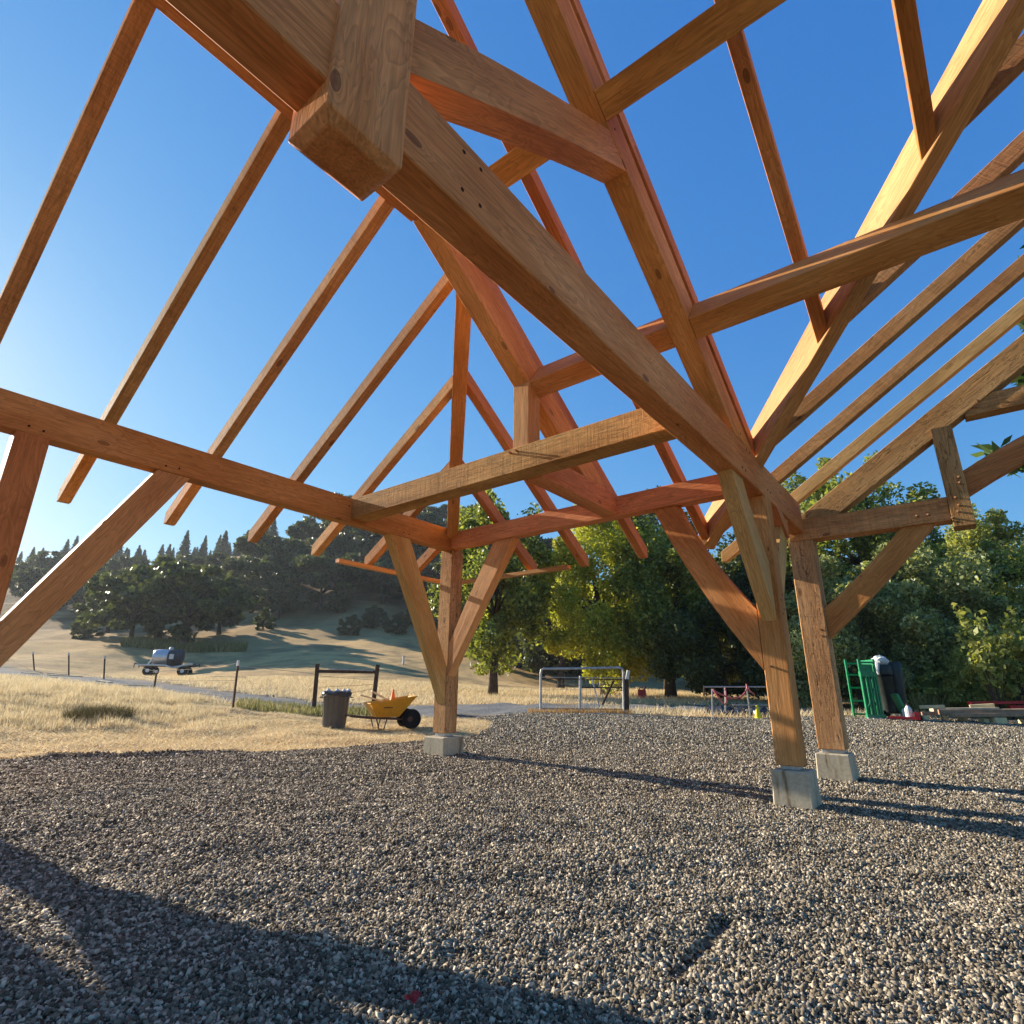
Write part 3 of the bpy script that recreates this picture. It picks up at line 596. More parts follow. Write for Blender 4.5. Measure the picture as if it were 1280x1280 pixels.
def conifer_pts(n, h, rad, r, levels=20):
    z = 1 - (1 - r.random(n)) ** 0.62; lv = np.floor(z * levels); fr = z * levels - lv
    a = r.random(n) * 2 * np.pi; br = 0.62 + 0.38 * np.sin(a * 4 + lv * 2.3)
    rr = rad * (1 - z) ** 0.9 * (1.15 - 0.6 * fr) * br * r.random(n) ** 0.5 + 0.03
    return np.stack([np.cos(a) * rr, np.sin(a) * rr, z * h * 0.95 + 0.05 * h - rr * 0.3], 1)
def conifer(loc, h, rad, n, leaf, seed, label, group=None):
    r = np.random.default_rng(seed); root = empty('conifer', loc, label=label, cat='tree', group=group)
    quads_obj('crown', leaf_quads(conifer_pts(n, h, rad, r), leaf, r, 0.8, 2.2), L_CONIFER, root)
    bm = bmesh.new(); tube(bm, [(0, 0, -1), (0, 0, h * .5), (0, 0, h * 0.985)], [h * .018, h * .011, h * .002], 6); bm_obj('trunk', bm, BARK, root)
    return root
def dup(root, loc, rz=0.0, scale=1.0, label=None):
    c = root.copy(); COL.objects.link(c); c.location = loc; c.rotation_euler = (0, 0, rz); c.scale = (scale, scale, scale * random.uniform(0.9, 1.1))
    if label: c['label'] = label
    for ch in root.children:
        d = ch.copy(); COL.objects.link(d); d.parent = c
    return c
def gp(px, Y, dz=0.0):
    """ground point below the pixel column px at forward distance Y"""
    p = at(px, 860, Y); return Vector((p.x, p.y, float(ground_full(np.array([p.x]), np.array([p.y]))[0]) + dz))

# trees close behind the pad
tree('oak_tree', gp(616, 26.3), 2.65, 1.1, 9.6, 28500, 0.14, L_GREEN, 21, 'dense green oak with a dark trunk standing behind the corner post', r0=0.2, clumps=90, clump=0.16)
tree('maple_tree', gp(757, 27), 3.05, 0.15, 9.5, 56000, 0.105, L_YELLOW, 22, 'bright yellow green tree in sunlight behind the metal gate', r0=0.22, clumps=120, clump=0.15)
tree('maple_tree', gp(838, 25.5), 2.4, 0.7, 8.2, 38000, 0.112, L_GREEN, 23, 'darker green tree overlapping the right side of the bright yellow green tree', r0=0.25, clumps=100)
tree('oak_tree', gp(905, 31), 3.4, 0.2, 8.0, 30400, 0.14, L_GREEN, 24, 'deep green tree just left of the twin posts', r0=0.2, clumps=90)
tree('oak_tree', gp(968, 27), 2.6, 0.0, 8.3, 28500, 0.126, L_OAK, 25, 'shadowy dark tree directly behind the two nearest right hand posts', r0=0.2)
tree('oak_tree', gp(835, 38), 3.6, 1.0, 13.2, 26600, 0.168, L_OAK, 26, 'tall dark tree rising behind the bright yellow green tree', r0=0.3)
tree('alder_tree', gp(1095, 25), 2.9, 3.0, 11.2, 32300, 0.133, L_GREEN, 27, 'tallest tree on the right, its crown rising above the hammer beam', r0=0.25, clumps=90, clump=0.15)
tree('alder_tree', gp(1168, 26), 1.3, 2.5, 9.6, 7980, 0.119, L_GREEN, 28, 'slim dark crown beside the tallest tree, showing past the hammer post', r0=0.12, clumps=34, clump=0.2)
tree('bay_tree', gp(1075, 19.5), 2.3, 0.0, 5.0, 32300, 0.095, L_GREY, 29, 'broad grey green bush behind the green steel rack', cat='bush', r0=0.1, clumps=80)
tree('bay_tree', gp(1165, 20.5), 2.6, 0.0, 5.6, 36100, 0.095, L_GREY, 30, 'large silvery green bush in the middle of the right hand thicket', cat='bush', r0=0.1, clumps=90)
tree('bay_tree', gp(1262, 23), 3.0, 0.0, 6.6, 30400, 0.105, L_GREEN, 31, 'dark green bush at the right edge above the pale shrubs', cat='bush', r0=0.1)
tree('maple_tree', gp(1262, 27), 2.5, 2.0, 9.4, 22800, 0.119, L_MADRONE, 32, 'yellow tinged tree at the far right of the thicket', r0=0.18, clumps=70)
tree('oak_tree', gp(1205, 30), 3.0, 1.0, 8.9, 22800, 0.14, L_GREEN, 33, 'green tree between the tallest tree and the yellow tinged tree', r0=0.18)
tree('oak_tree', gp(1030, 33), 3.4, 0.5, 9.0, 20900, 0.168, L_GREEN, 34, 'green tree showing between the twin posts and the tallest tree', r0=0.2)
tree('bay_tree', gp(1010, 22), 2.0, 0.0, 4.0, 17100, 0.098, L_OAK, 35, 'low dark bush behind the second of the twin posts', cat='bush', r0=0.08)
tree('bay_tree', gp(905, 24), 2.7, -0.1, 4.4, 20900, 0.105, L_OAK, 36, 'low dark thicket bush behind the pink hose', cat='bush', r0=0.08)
tree('shrub', gp(1258, 16.3), 1.25, 0.0, 2.6, 13300, 0.07, L_MADRONE, 37, 'pale leafy shrub at the right edge behind the lumber', cat='shrub', r0=0.03, clumps=60, clump=0.13)
tree('shrub', gp(1200, 17.6), 1.3, -0.05, 1.35, 11400, 0.063, L_MADRONE, 38, 'low yellow green shrub behind the middle of the lumber pile', cat='shrub', r0=0.03, clumps=60, clump=0.13)
tree('shrub', gp(1150, 18.3), 1.0, -0.05, 0.95, 7600, 0.063, L_MADRONE, 39, 'lowest yellow green shrub beside the green rack', cat='shrub', r0=0.03, clumps=50, clump=0.13)
# bare-topped twiggy saplings
def sapling(px, Y, h, seed, label):
    r = np.random.default_rng(seed); root = empty('sapling', gp(px, Y), label=label, cat='sapling'); bm = bmesh.new(); P = []
    for k in range(7):
        a = r.uniform(0, 6.28); l = h * r.uniform(0.6, 1); e = Vector((math.cos(a) * l * .28, math.sin(a) * l * .28, l)); m = e * 0.5 + Vector((0, 0, l * .06)); tube(bm, [(0, 0, 0), m, e], [.02, .012, .004], 5)
        for t in np.linspace(.3, 1, 60): q = Vector((0, 0, 0)).lerp(m, t * 2) if t < .5 else m.lerp(e, t * 2 - 1); P.append([q.x + r.normal() * .08, q.y + r.normal() * .08, q.z + r.normal() * .06])
    bm_obj('stems', bm, BARK, root); quads_obj('foliage', leaf_quads(np.array(P), 0.12, r), L_MADRONE, root)
sapling(1243, 15.5, 3.0, 41, 'upright leafy sapling rising over the lumber pile'); sapling(1272, 16.0, 3.3, 42, 'taller leafy sapling at the right edge of the photo')
# near pine whose branch tips reach the frame
rp = np.random.default_rng(50); pine = empty('pine_tree', Vector((13.6, 9.3, gz1(Vector((13.6, 9.3, 0))))), label='tall pine at the right edge, only its needle tufts showing between the rafters', cat='tree')
Pn = []; bm = bmesh.new(); tube(bm, [(0, 0, -.2), (0, 0, 6), (0, 0, 13)], [.28, .2, .03], 8)
for k_ in range(46):
    a = rp.uniform(0, 6.28); z = 4 + 8.6 * (k_ / 46); L_ = (13.4 - z) * 0.36 + .5; e = Vector((math.cos(a) * L_, math.sin(a) * L_, z + .25 * L_)); tube(bm, [(0, 0, z - .2), e * .55 + Vector((0, 0, z * .42)), e], [.05, .03, .01], 5)
    for t in np.linspace(.35, 1.0, 9):
        c = Vector((0, 0, z - .2)).lerp(e, t) + Vector((rp.normal() * .12, rp.normal() * .12, rp.normal() * .08)); Pn.append(np.array(c)[None] + rp.normal(size=(34, 3)) * 0.13)
bm_obj('trunk', bm, BARK, pine); quads_obj('crown', leaf_quads(np.concatenate(Pn), 0.17, rp, 0, 2.6) , leafmat('pine_needles', [(0.03, 0.06, 0.025), (0.07, 0.12, 0.05), (0.13, 0.19, 0.08)]), pine)

# oaks on the hillside: three shapes, copied
H = []
for i, (rx, z0, z1, sd) in enumerate(((5.2, 1.3, 9.0, 61), (4.3, 1.2, 8.4, 62), (6.2, 1.0, 8.6, 63))):
    H.append(tree('oak_tree', (0, 0, 0), rx, z0, z1, 10000, 0.36, L_OAK, sd, 'x', group='oaks on the hillside', r0=0.32, clumps=58, clump=0.135, limbs=12, hollow=0.3))
hill_oaks = [(222, 59, 1.05, 0, 'round dark oak on the field edge, nearest of the hillside oaks'), (150, 62, 1.0, 2, 'wide low oak left of the round dark oak'), (185, 66, 1.1, 1, 'oak filling the middle of the left hand oak clump'), (262, 68, 0.85, 1, 'small oak on the right flank of the left hand clump'),
    (118, 72, 0.8, 1, 'small oak at the left end of the left hand clump'), (300, 86, 0.98, 0, 'oak with open limbs above the dry slope'), (335, 80, 0.77, 1, 'oak low on the dry slope left of the wooden fence posts'), (388, 84, 1.06, 2, 'wide oak above the wooden fence posts'), (355, 94, 1.06, 0, 'oak behind the wide oak on the slope'),
    (428, 92, 1.02, 1, 'oak under the rafter tails, above the shaded slope'), (470, 88, 0.98, 0, 'oak left of the corner post on the shaded slope'), (520, 86, 1.02, 2, 'oak directly behind the left brace of the corner post'), (565, 82, 0.85, 1, 'oak on the slope hidden partly by the corner post')]
used = [False] * 3
def put(i, loc, rz, s_, label, grp):
    if not used[i]: o = H[i]; used[i] = True; o.location = loc; o.rotation_euler = (0, 0, rz); o.scale = (s_,) * 3; o['label'] = label
    else: o = dup(H[i], loc, rz, s_, label)
    o['group'] = grp
for j, (px, Y, s_, i, lab) in enumerate(hill_oaks): put(i, gp(px, Y, -0.2), j * 1.7, s_, lab, 'oaks on the hillside')
rr = random.Random(5)
for px, Y in [(395, 98), (425, 104), (455, 100), (490, 98), (530, 98), (560, 94), (595, 90), (405, 114), (440, 120), (480, 118), (520, 116), (560, 112), (600, 108), (640, 104), (680, 100), (360, 104), (330, 98), (300, 96), (640, 82), (610, 72), (690, 80), (545, 132), (500, 134), (460, 136), (590, 128), (635, 122)]:
    put(rr.randrange(3), gp(px, Y, -0.3), rr.uniform(0, 6), rr.uniform(1.1, 1.5), 'dark oak massed with others high on the hill', 'oaks massed on the upper hill')
for px, Y in [(270, 92), (235, 88), (200, 92), (160, 90), (120, 92), (80, 88), (40, 92), (15, 98), (250, 104), (215, 108), (175, 106), (130, 108), (90, 104), (55, 108), (20, 112), (-20, 104)]:
    put(rr.randrange(3), gp(px, Y, -0.3), rr.uniform(0, 6), rr.uniform(0.62, .9), 'hazy oak in the left hand wood below the conifer ridge', 'oaks below the conifer ridge')
for px, Y in [(648, 60), (606, 64), (678, 56), (720, 62), (760, 66), (880, 60), (940, 56), (1000, 58), (1060, 52), (1130, 50), (1200, 48), (1270, 46), (1340, 44), (700, 50), (1400, 34)]:
    put(rr.randrange(3), gp(px, Y, -0.3), rr.uniform(0, 6), rr.uniform(0.9, 1.2), 'dark tree in the row behind the thicket', 'trees in the row behind the thicket')
for px, Y, s_, lab in [(432, 70, .34, 'low dark bush on the slope above the left wooden post'), (460, 74, .42, 'dark bush on the slope midway between the wooden posts'), (492, 72, .38, 'dark bush on the slope above the right wooden post'), (515, 78, .45, 'dark bush high on the slope left of the corner post brace'), (412, 82, .45, 'small dark bush on the slope beneath the wide oak'), (540, 70, .34, 'dark bush on the slope seen between the corner post and its brace'), (318, 72, .3, 'small bush on the sunlit slope right of the oak clump'), (90, 66, .4, 'small bush on the sunlit slope left of the oak clump')]:
    o = dup(H[1], gp(px, Y, -0.7), rr.uniform(0, 6), s_, lab); o['group'] = 'bushes on the hillside'; o['category'] = 'bush'; o.name = 'hillside_bush'  # bushes added for scrub and to darken the slope's black shadow
# conifers along the ridge
c1 = conifer((0, 0, 0), 15, 4.4, 6000, 0.42, 71, 'hazy conifer on the distant left ridge', 'conifers along the hazy ridge')
c2 = conifer((0, 0, 0), 12, 4.0, 5000, 0.42, 72, 'hazy conifer on the distant left ridge', 'conifers along the hazy ridge')
first = {0: True, 1: True}
for j in range(58):
    px = -30 + j * 5.9 + rr.uniform(-9, 9); Y = rr.uniform(150, 178) - 0.05 * px; k_ = j % 2; o = (c1, c2)[k_]; s_ = rr.choice((.34, .42, .5, .6, .72)) * rr.uniform(.9, 1.1); L0 = gp(px, Y, -0.5)
    if first[k_]: o.location = L0; o.scale = (s_,) * 3; first[k_] = False
    else: dup(o, L0, rr.uniform(0, 6), s_)
for (px, Y, s_, lab) in [(700, 60, .8, 'dark conifer top showing behind the rafter tails right of the corner post'), (1232, 40, .62, 'small pointed conifer on the skyline at the right'), (1185, 42, .55, 'smaller pointed conifer beside the slim dark crown')]:
    o = dup(c2, gp(px, Y), 1.0, s_, lab); o['group'] = 'conifers on the near skyline'

# dry grass
def blades(x, y, h, wdt, lean, r):
    n = len(x); z = ground_full(x, y); a = r.uniform(0, 2 * np.pi, n); b = r.uniform(0, 2 * np.pi, n)
    base = np.stack([x, y, z], 1); sd = np.stack([np.cos(a), np.sin(a), np.zeros(n)], 1) * (wdt * 0.5)[:, None]
    tip = base + np.stack([np.cos(b) * lean * h, np.sin(b) * lean * h, h], 1)
    return np.stack([base - sd, base + sd, tip], 1)
r = np.random.default_rng(80)
def in_frame(x, y): px, py = project(x, y, ground_z(x, y)); return (px > -60) & (px < 1340)
B = []
x = r.uniform(-17, 1, 400000); y = r.uniform(4.5, 17.5, 400000); pd, rd, sh, ln = zones(x, y)
px_, py_ = project(x, y, ground_z(x, y)); ok = ~pd & (rd < .2) & (sh < .3) & (ln < .3) & (px_ > -60) & (px_ < 680)
tall = (px_ < 250 + 60 * snoise(x, y, 2.2, 90)) & (y > 9.2 + 0.004 * px_) ; u = r.random(len(x))
k_ = ok & ~tall & (u < 0.62); B.append(blades(x[k_], y[k_], r.uniform(.015, .06, k_.sum()), r.uniform(.006, .014, k_.sum()), r.uniform(.6, 2.6, k_.sum()), r))
k_ = ok & tall; hh = r.uniform(.06, .21, k_.sum()) * (0.75 + 0.35 * snoise(x[k_], y[k_], 0.9, 91)).clip(.25, 1.3); B.append(blades(x[k_], y[k_], hh, r.uniform(.006, .013, k_.sum()), r.uniform(.1, .75, k_.sum()), r))
x = r.uniform(-26, 12, 90000); y = r.uniform(15, 34, 90000); pd, rd, sh, ln = zones(x, y); k_ = ~pd & (rd < .1) & (ln < .1) & in_frame(x, y)
B.append(blades(x[k_], y[k_], r.uniform(.05, .2, k_.sum()), r.uniform(.015, .03, k_.sum()), r.uniform(.3, 1.2, k_.sum()), r))
tag(quads_obj('dry_grass', np.concatenate(B), STRAW), 'dry straw coloured grass on the bank left of the gravel', 'grass', kind='stuff')
# green weeds under hillside oaks and along the road
WEED = straw('green_weeds', (0.13, 0.13, 0.04), (0.26, 0.24, 0.08), (0.42, 0.36, 0.16))
B = []
for (p0, p1, Y0, Y1, n, h0, h1) in ((140, 300, 57, 61, 9000, .3, .9), (300, 500, 14.4, 17.2, 5200, .04, .2), (1140, 1300, 17, 19.5, 9000, .15, .7)):
    yy = r.uniform(Y0, Y1, n); q = r.uniform(p0, p1, n); xx = np.array([at(a, 860, b).x for a, b in zip(q, yy)]); B.append(blades(xx, yy, r.uniform(h0, h1, n), r.uniform(.02, .05, n) * (1 + (Y0 > 30) * 2), r.uniform(.1, .6, n), r))
tag(quads_obj('green_weeds', np.concatenate(B), WEED), 'yellow green weeds under the oaks and along the verges', 'weeds', kind='stuff')
# dark tuft on the bank
def tuft(px, Y, rad, h, n, seed, label, mat):
    r = np.random.default_rng(seed); p = gp(px, Y); a = r.uniform(0, 6.28, n); q = rad * r.random(n) ** .7; x = p.x + np.cos(a) * q; y = p.y + np.sin(a) * q
    o = quads_obj('grass_tuft', blades(x, y, h * r.uniform(.4, 1, n), r.uniform(.008, .016, n), r.uniform(.2, .9, n), r) - np.array(p), mat); o.location = p; tag(o, label, 'grass tuft')
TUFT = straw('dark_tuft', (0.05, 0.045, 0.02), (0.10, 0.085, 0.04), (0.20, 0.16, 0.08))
tuft(132, 10.6, 0.5, 0.27, 3600, 95, 'dark grass tuft on the straw bank', TUFT)
ch = quads_obj('weed_strip', blades(*(lambda P: (P[:, 0], P[:, 1], r.uniform(.03, .14, len(P)), r.uniform(.01, .02, len(P)), r.uniform(.2, .9, len(P)), r))(np.array([(at(a, 886, b).x, b) for a, b in zip(r.uniform(660, 790, 1800), r.uniform(14.9, 15.9, 1800))]))), straw('orange_weeds', (0.30, 0.15, 0.05), (0.45, 0.26, 0.09), (0.5, 0.35, 0.15)))
tag(ch, 'short orange brown weeds at the foot of the metal gate', 'weeds', kind='stuff')

# ------------------------------------------------------------------ things around the pad
def faced(name, px, Y, label, cat, group=None, turn=0.0, dz=0.0):
    p = gp(px, Y, dz); return empty(name, p, -math.atan2(p.x, p.y) + turn, label=label, cat=cat, group=group)
M_BIN = flat('grey_plastic', (0.11, 0.11, 0.11), 0.5, var=0.12); M_BAG = flat('dark_bag', (0.035, 0.04, 0.055), 0.3, scale=20)
M_YEL = flat('yellow_tub_paint', (0.62, 0.29, 0.015), 0.42, var=0.1, dirt_shade=(0.35, 0.2, 0.06)); M_BLK = flat('black_rubber', (0.012, 0.012, 0.013), 0.7)
M_ORG = flat('orange_plastic', (0.80, 0.17, 0.02), 0.5, var=0.1); M_BOARD = flat('weathered_board', (0.58, 0.46, 0.30), 0.8); M_DKW = flat('dark_weathered_wood', (0.085, 0.055, 0.04), 0.95, var=0.35, scale=18)
M_GRN = flat('green_paint', (0.015, 0.22, 0.085), 0.4, var=0.15, dirt_shade=(0.10, 0.35, 0.2)); M_PINK = flat('faded_red_hose', (0.52, 0.13, 0.13), 0.5, var=0.15); M_WHT = flat('white_plastic', (0.62, 0.62, 0.58), 0.6, var=0.2, scale=15)
M_RED = flat('red_paint', (0.42, 0.025, 0.025), 0.45); M_NEW = flat('new_pine_board', (0.80, 0.62, 0.33), 0.75, var=0.15); M_BRN = flat('brown_board', (0.42, 0.25, 0.15), 0.8); M_CONEY = flat('yellow_plastic', (0.75, 0.60, 0.02), 0.5, var=0.1)
M_PIPE = flat('grey_pipe', (0.42, 0.42, 0.40), 0.5, 0.4, dirt_shade=(0.2, 0.16, 0.12)); M_RUST = flat('rusty_steel', (0.11, 0.065, 0.045), 0.8, 0.2)
M_SILV = flat('silver_tank', (0.55, 0.55, 0.55), 0.35, 0.5, var=0.15); M_BLKT = flat('black_tank', (0.03, 0.032, 0.038), 0.4)

# trash can
t = faced('trash_can', 422, 11.6, 'grey plastic trash can with a crumpled liner standing on straw', 'trash can')
def f_(bm):
    prof = [(0.205, 0), (0.215, 0.03), (0.245, 0.60), (0.268, 0.605), (0.27, 0.645), (0.255, 0.65), (0.24, 0.64), (0.20, 0.06)]
    lathe(bm, prof, 28)
    for k_ in range(14):
        a = 2 * math.pi * k_ / 14; c_, s_ = math.cos(a), math.sin(a); tube(bm, [(c_ * .214, s_ * .214, .05), (c_ * .244, s_ * .244, .57)], .008, 4)
prims('can_body', M_BIN, t, f_, smooth=True)
def f_(bm):
    for sx in (-1, 1): tube(bm, [(sx * .26, -.06, .56), (sx * .31, -.05, .56), (sx * .31, .05, .56), (sx * .26, .06, .56)], .012, 6)
prims('handle', M_BIN, t, f_)
def f_(bm):
    r = random.Random(3); rings = []
    for rad, z in ((0.278, .585), (0.285, .62), (0.28, .66), (0.22, .675), (0.12, .66), (0.03, .67)):
        rings.append([bm.verts.new((math.cos(6.2832 * i / 26) * (rad + r.uniform(-.012, .012)), math.sin(6.2832 * i / 26) * (rad + r.uniform(-.012, .012)), z + r.uniform(-.022, .022))) for i in range(26)])
    for A1, B1 in zip(rings, rings[1:]):
        for i in range(26): bm.faces.new((A1[i], A1[(i + 1) % 26], B1[(i + 1) % 26], B1[i]))
prims('liner', M_BAG, t, f_)
def f_(bm):
    for x_ in (-.2, -.03, .1, .19): tube(bm, [(x_, -.1, .66), (x_ + .03, -.02, .70), (x_ + .07, .05, .68)], [.02, .03, .015], 6)
tag(prims('crumpled_wrapper', M_WHT, None, f_), 'pale crumpled wrappers lying on top of the trash can', 'wrapper'); _o = bpy.data.objects['crumpled_wrapper']; _o.location = t.location; _o.rotation_euler = t.rotation_euler

# wheelbarrow (nose to the right)
t = faced('wheelbarrow', 488, 11.4, 'yellow two wheeled wheelbarrow carrying boards beside the trash can', 'wheelbarrow', turn=0.24)
def f_(bm):
    top = [(-.42, -.33, .45), (.46, -.30, .585), (.46, .30, .585), (-.42, .33, .45)]; bot = [(-.27, -.20, .21), (.16, -.20, .215), (.16, .20, .215), (-.27, .20, .21)]
    def lp(P, z=0): return [bm.verts.new((p[0], p[1], p[2] + z)) for p in P]
    T, B_ = lp(top), lp(bot); ti = lp([(p[0] * .965, p[1] * .95, p[2]) for p in top]); bi = lp([(p[0] * .96, p[1] * .95, p[2] + .012) for p in bot])
    for i in range(4):
        j = (i + 1) % 4; bm.faces.new((T[i], T[j], B_[j], B_[i])); bm.faces.new((ti[j], ti[i], bi[i], bi[j])); bm.faces.new((T[j], T[i], ti[i], ti[j]))
    bm.faces.new(B_); bm.faces.new(bi[::-1])
prims('tub', M_YEL, t, f_, bevel=0.006)
prims('rim', M_YEL, t, lambda bm: tube(bm, [(-.42, -.33, .452), (.46, -.30, .587), (.46, .30, .587), (-.42, .33, .452), (-.42, -.33, .452)], .012, 6))
for sy in (-.25, .25):
    prims('handle', M_RUST, t, lambda bm: tube(bm, [(.42, sy * .8, .16), (-.2, sy, .19), (-.45, sy, .20), (-.78, sy * 1.05, .235)], .016, 6))
    prims('leg', M_RUST, t, lambda bm: tube(bm, [(-.28, sy, .19), (-.22, sy, -.0), (-.13, sy, .0), (-.08, sy, .2)], .012, 6))
prims('decal', M_DKW, t, lambda bm: box(bm, (-.17, -.312, .375), (.0, -.306, .392), Matrix.Identity(4)))
for sy in (-.22, .22):
    def f_(bm):
        M = Matrix.Translation((.40, sy, .175)) @ Matrix.Rotation(math.pi / 2, 4, 'X'); n = 28
        lathe(bm, [(.09, -.035), (.145, -.045), (.175, -.03), (.182, 0), (.175, .03), (.145, .045), (.09, .035)], n, M)
    wh = prims('wheel', M_BLK, t, f_, smooth=True)
    prims('hub', M_RUST, wh, lambda bm: lathe(bm, [(.05, -.05), (.055, 0), (.05, .05)], 14, Matrix.Translation((.36, sy, .175)) @ Matrix.Rotation(math.pi / 2, 4, 'X')))
tw = t
def in_wb(name, label, cat, mat, f, group=None):
    o = prims(name, mat, None, f); o.location = tw.location; o.rotation_euler = tw.rotation_euler; tag(o, label, cat, group); return o
in_wb('board', 'long pale board sticking out of the back of the wheelbarrow', 'board', M_BOARD, lambda bm: box(bm, (-.62, -.16, .0), (.1, -.08, .025), Matrix.Translation((0, 0, .44)) @ Matrix.Rotation(.25, 4, 'Y')))
in_wb('board', 'shorter pale board crossing the wheelbarrow tub', 'board', M_BOARD, lambda bm: box(bm, (-.42, .0, .0), (.12, .07, .03), Matrix.Translation((0, 0, .48)) @ Matrix.Rotation(.45, 4, 'Y') @ Matrix.Rotation(.2, 4, 'Z')))
def f_(bm):
    v = [bm.verts.new(p) for p in ((.0, -.08, .46), (.11, -.04, .46), (.11, .06, .46), (.0, .06, .46), (.045, -.02, .71), (.075, -.02, .71))]
    for q in ((0, 1, 5, 4), (1, 2, 5), (2, 3, 4, 5), (3, 0, 4), (3, 2, 1, 0)): bm.faces.new([v[i] for i in q])
in_wb('orange_wedge', 'bright orange plastic wedge standing in the wheelbarrow', 'wedge', M_ORG, f_)

# two dark wooden posts with a rail
t = faced('wooden_fence', 393, 16, 'two dark wooden fence posts joined by a top rail behind the trash can', 'fence')
Mi = t.matrix_basis.inverted()
def rel(px, py, Y): return Matrix.Rotation(-t.rotation_euler.z, 4, 'Z') @ (at(px, py, Y) - Vector(t.location))
for px, top, bot in ((393, 830, 893), (468, 831, 893)):
    a_, b_ = rel(px - (1.5 if px < 400 else 3), bot + 2, 16), rel(px + 4, top, 16)
    prims('post', M_DKW, t, lambda bm: box(bm, (-.055, -.055, 0), (.055, .055, 1), Matrix.Translation(a_) @ Matrix(((1, 0, b_.x - a_.x, 0), (0, 1, b_.y - a_.y, 0), (0, 0, b_.z - a_.z, 0), (0, 0, 0, 1)))))
p0, p1 = rel(398, 839, 16), rel(468, 840, 16)
prims('rail', M_DKW, t, lambda bm: tube(bm, [p0, p1], .045, 8)); prims('rail', M_PIPE, t, lambda bm: tube(bm, [rel(411, 836, 15.93), rel(466, 838.5, 15.93)], .014, 6))
prims('wire', M_RUST, t, lambda bm: [tube(bm, [rel(400, 845 + q, 16), rel(466, 850 + q * .4, 16)], .006, 4) for q in (0, 14, 28)])

# wire fence receding along the road
t = empty('wire_fence', gp(297, 14), 0, label='sagging wire fence on thin metal posts along the gravel road', cat='fence'); base = Vector(t.location); tops = []
for px, y0, y1, Y in ((297, 826, 892, 14), (195, 838, 868, 19.5), (130, 820, 852, 27), (85, 816, 846, 33), (40, 815, 840, 40), (0, 812, 834, 47)):
    a_, b_ = gp(px - 2, Y, -.1) - base, at(px + 1, y0, Y) - base; tops.append((a_, b_)); prims('post', M_RUST, t, lambda bm: tube(bm, [a_, b_], .02 + Y * .0006, 5))
    prims('post_tip', M_WHT, t, lambda bm: tube(bm, [b_ - (b_ - a_) * .1, b_ + (b_ - a_) * .01], .024 + Y * .0006, 5))
for fr in (.95, .62, .3):
    pp = [a_ + (b_ - a_) * fr for a_, b_ in tops]; q = []
    for u_, v_ in zip(pp, pp[1:]): q += [u_, (u_ + v_) / 2 - Vector((0, 0, .03))]
    prims('wire', M_RUST, t, lambda bm: tube(bm, q + [pp[-1]], .007, 4))
r_ = [a_ + (b_ - a_) * .9 for a_, b_ in tops]; prims('wire', M_PIPE, t, lambda bm: tube(bm, [r_[0], (rel(392, 842, 16) * 0 + at(392, 842, 16) - base)], .008, 4))
# whitish dashes along the road edge, built as thin boards
pk = [(23, 47, 839.5, 841, 36), (57, 98, 843.5, 848, 29), (121, 137, 853, 854, 23.5), (152, 191, 855, 858.5, 21.5), (56, 78, 839, 840, 37), (262, 305, 849.5, 852.5, 33)]
lab = ['pale strip lying at the far end of the road verge', 'longest pale strip lying along the road verge', 'short pale strip lying beside the third fence post', 'pale strip lying on the verge left of the tank trailer', 'thin pale strip just past the longest strip', 'pale strip lying in the dry field behind the wooden posts']
for i, (x0, x1, y0, y1, Y) in enumerate(pk):
    a_ = gp(x0, Y * 1.0); b_ = gp(x1, Y * .985); a_.z = gz1(a_) + .09; b_.z = gz1(b_) + .09; d = b_ - a_
    o = prims('plank', M_BOARD, None, lambda bm: box(bm, (0, -.09, -.02), (d.length, .09, .03))); o.location = a_; o.rotation_euler = d.to_track_quat('X', 'Z').to_euler(); tag(o, lab[i], 'plank', 'pale strips lying by the road')

# tank trailer in the field
t = faced('tank_trailer', 205, 46, 'small flatbed trailer with a silver and black tank parked in the dry field', 'trailer', turn=-0.25)
prims('deck', M_DKW, t, lambda bm: box(bm, (-1.75, -.8, .72), (1.75, .8, .84), Matrix.Identity(4)))
prims('side_rail', M_WHT, t, lambda bm: [tube(bm, [(-2.0, y_, .80), (0, y_, .80), (.5, y_, .62), (1.9, y_, .95)], .06, 6) for y_ in (-.86, .86)])
def f_(bm): lathe(bm, [(.05, -1.05), (.55, -1.0), (.62, -.85), (.62, .0), (.6, .05)], 20, Matrix.Translation((-.1, 0, 1.42)) @ Matrix.Rotation(math.pi / 2, 4, 'Y'))
prims('tank', M_SILV, t, f_, smooth=True)
prims('tank_end', M_BLKT, t, lambda bm: lathe(bm, [(.6, .05), (.62, .1), (.62, .95), (.5, 1.05), (.05, 1.1)], 20, Matrix.Translation((-.1, 0, 1.42)) @ Matrix.Rotation(math.pi / 2, 4, 'Y')), smooth=True)
prims('tank_cap', M_SILV, t, lambda bm: lathe(bm, [(.16, 1.98), (.18, 2.1), (.12, 2.22), (.02, 2.25)], 12))
prims('placard', M_WHT, t, lambda bm: box(bm, (.12, -.665, 1.28), (.42, -.63, 1.66), Matrix.Identity(4)))
prims('strut', M_WHT, t, lambda bm: [tube(bm, [(-1.3, y_, .84), (-.9, y_, 1.6)], .05, 5) for y_ in (-.5, .5)])
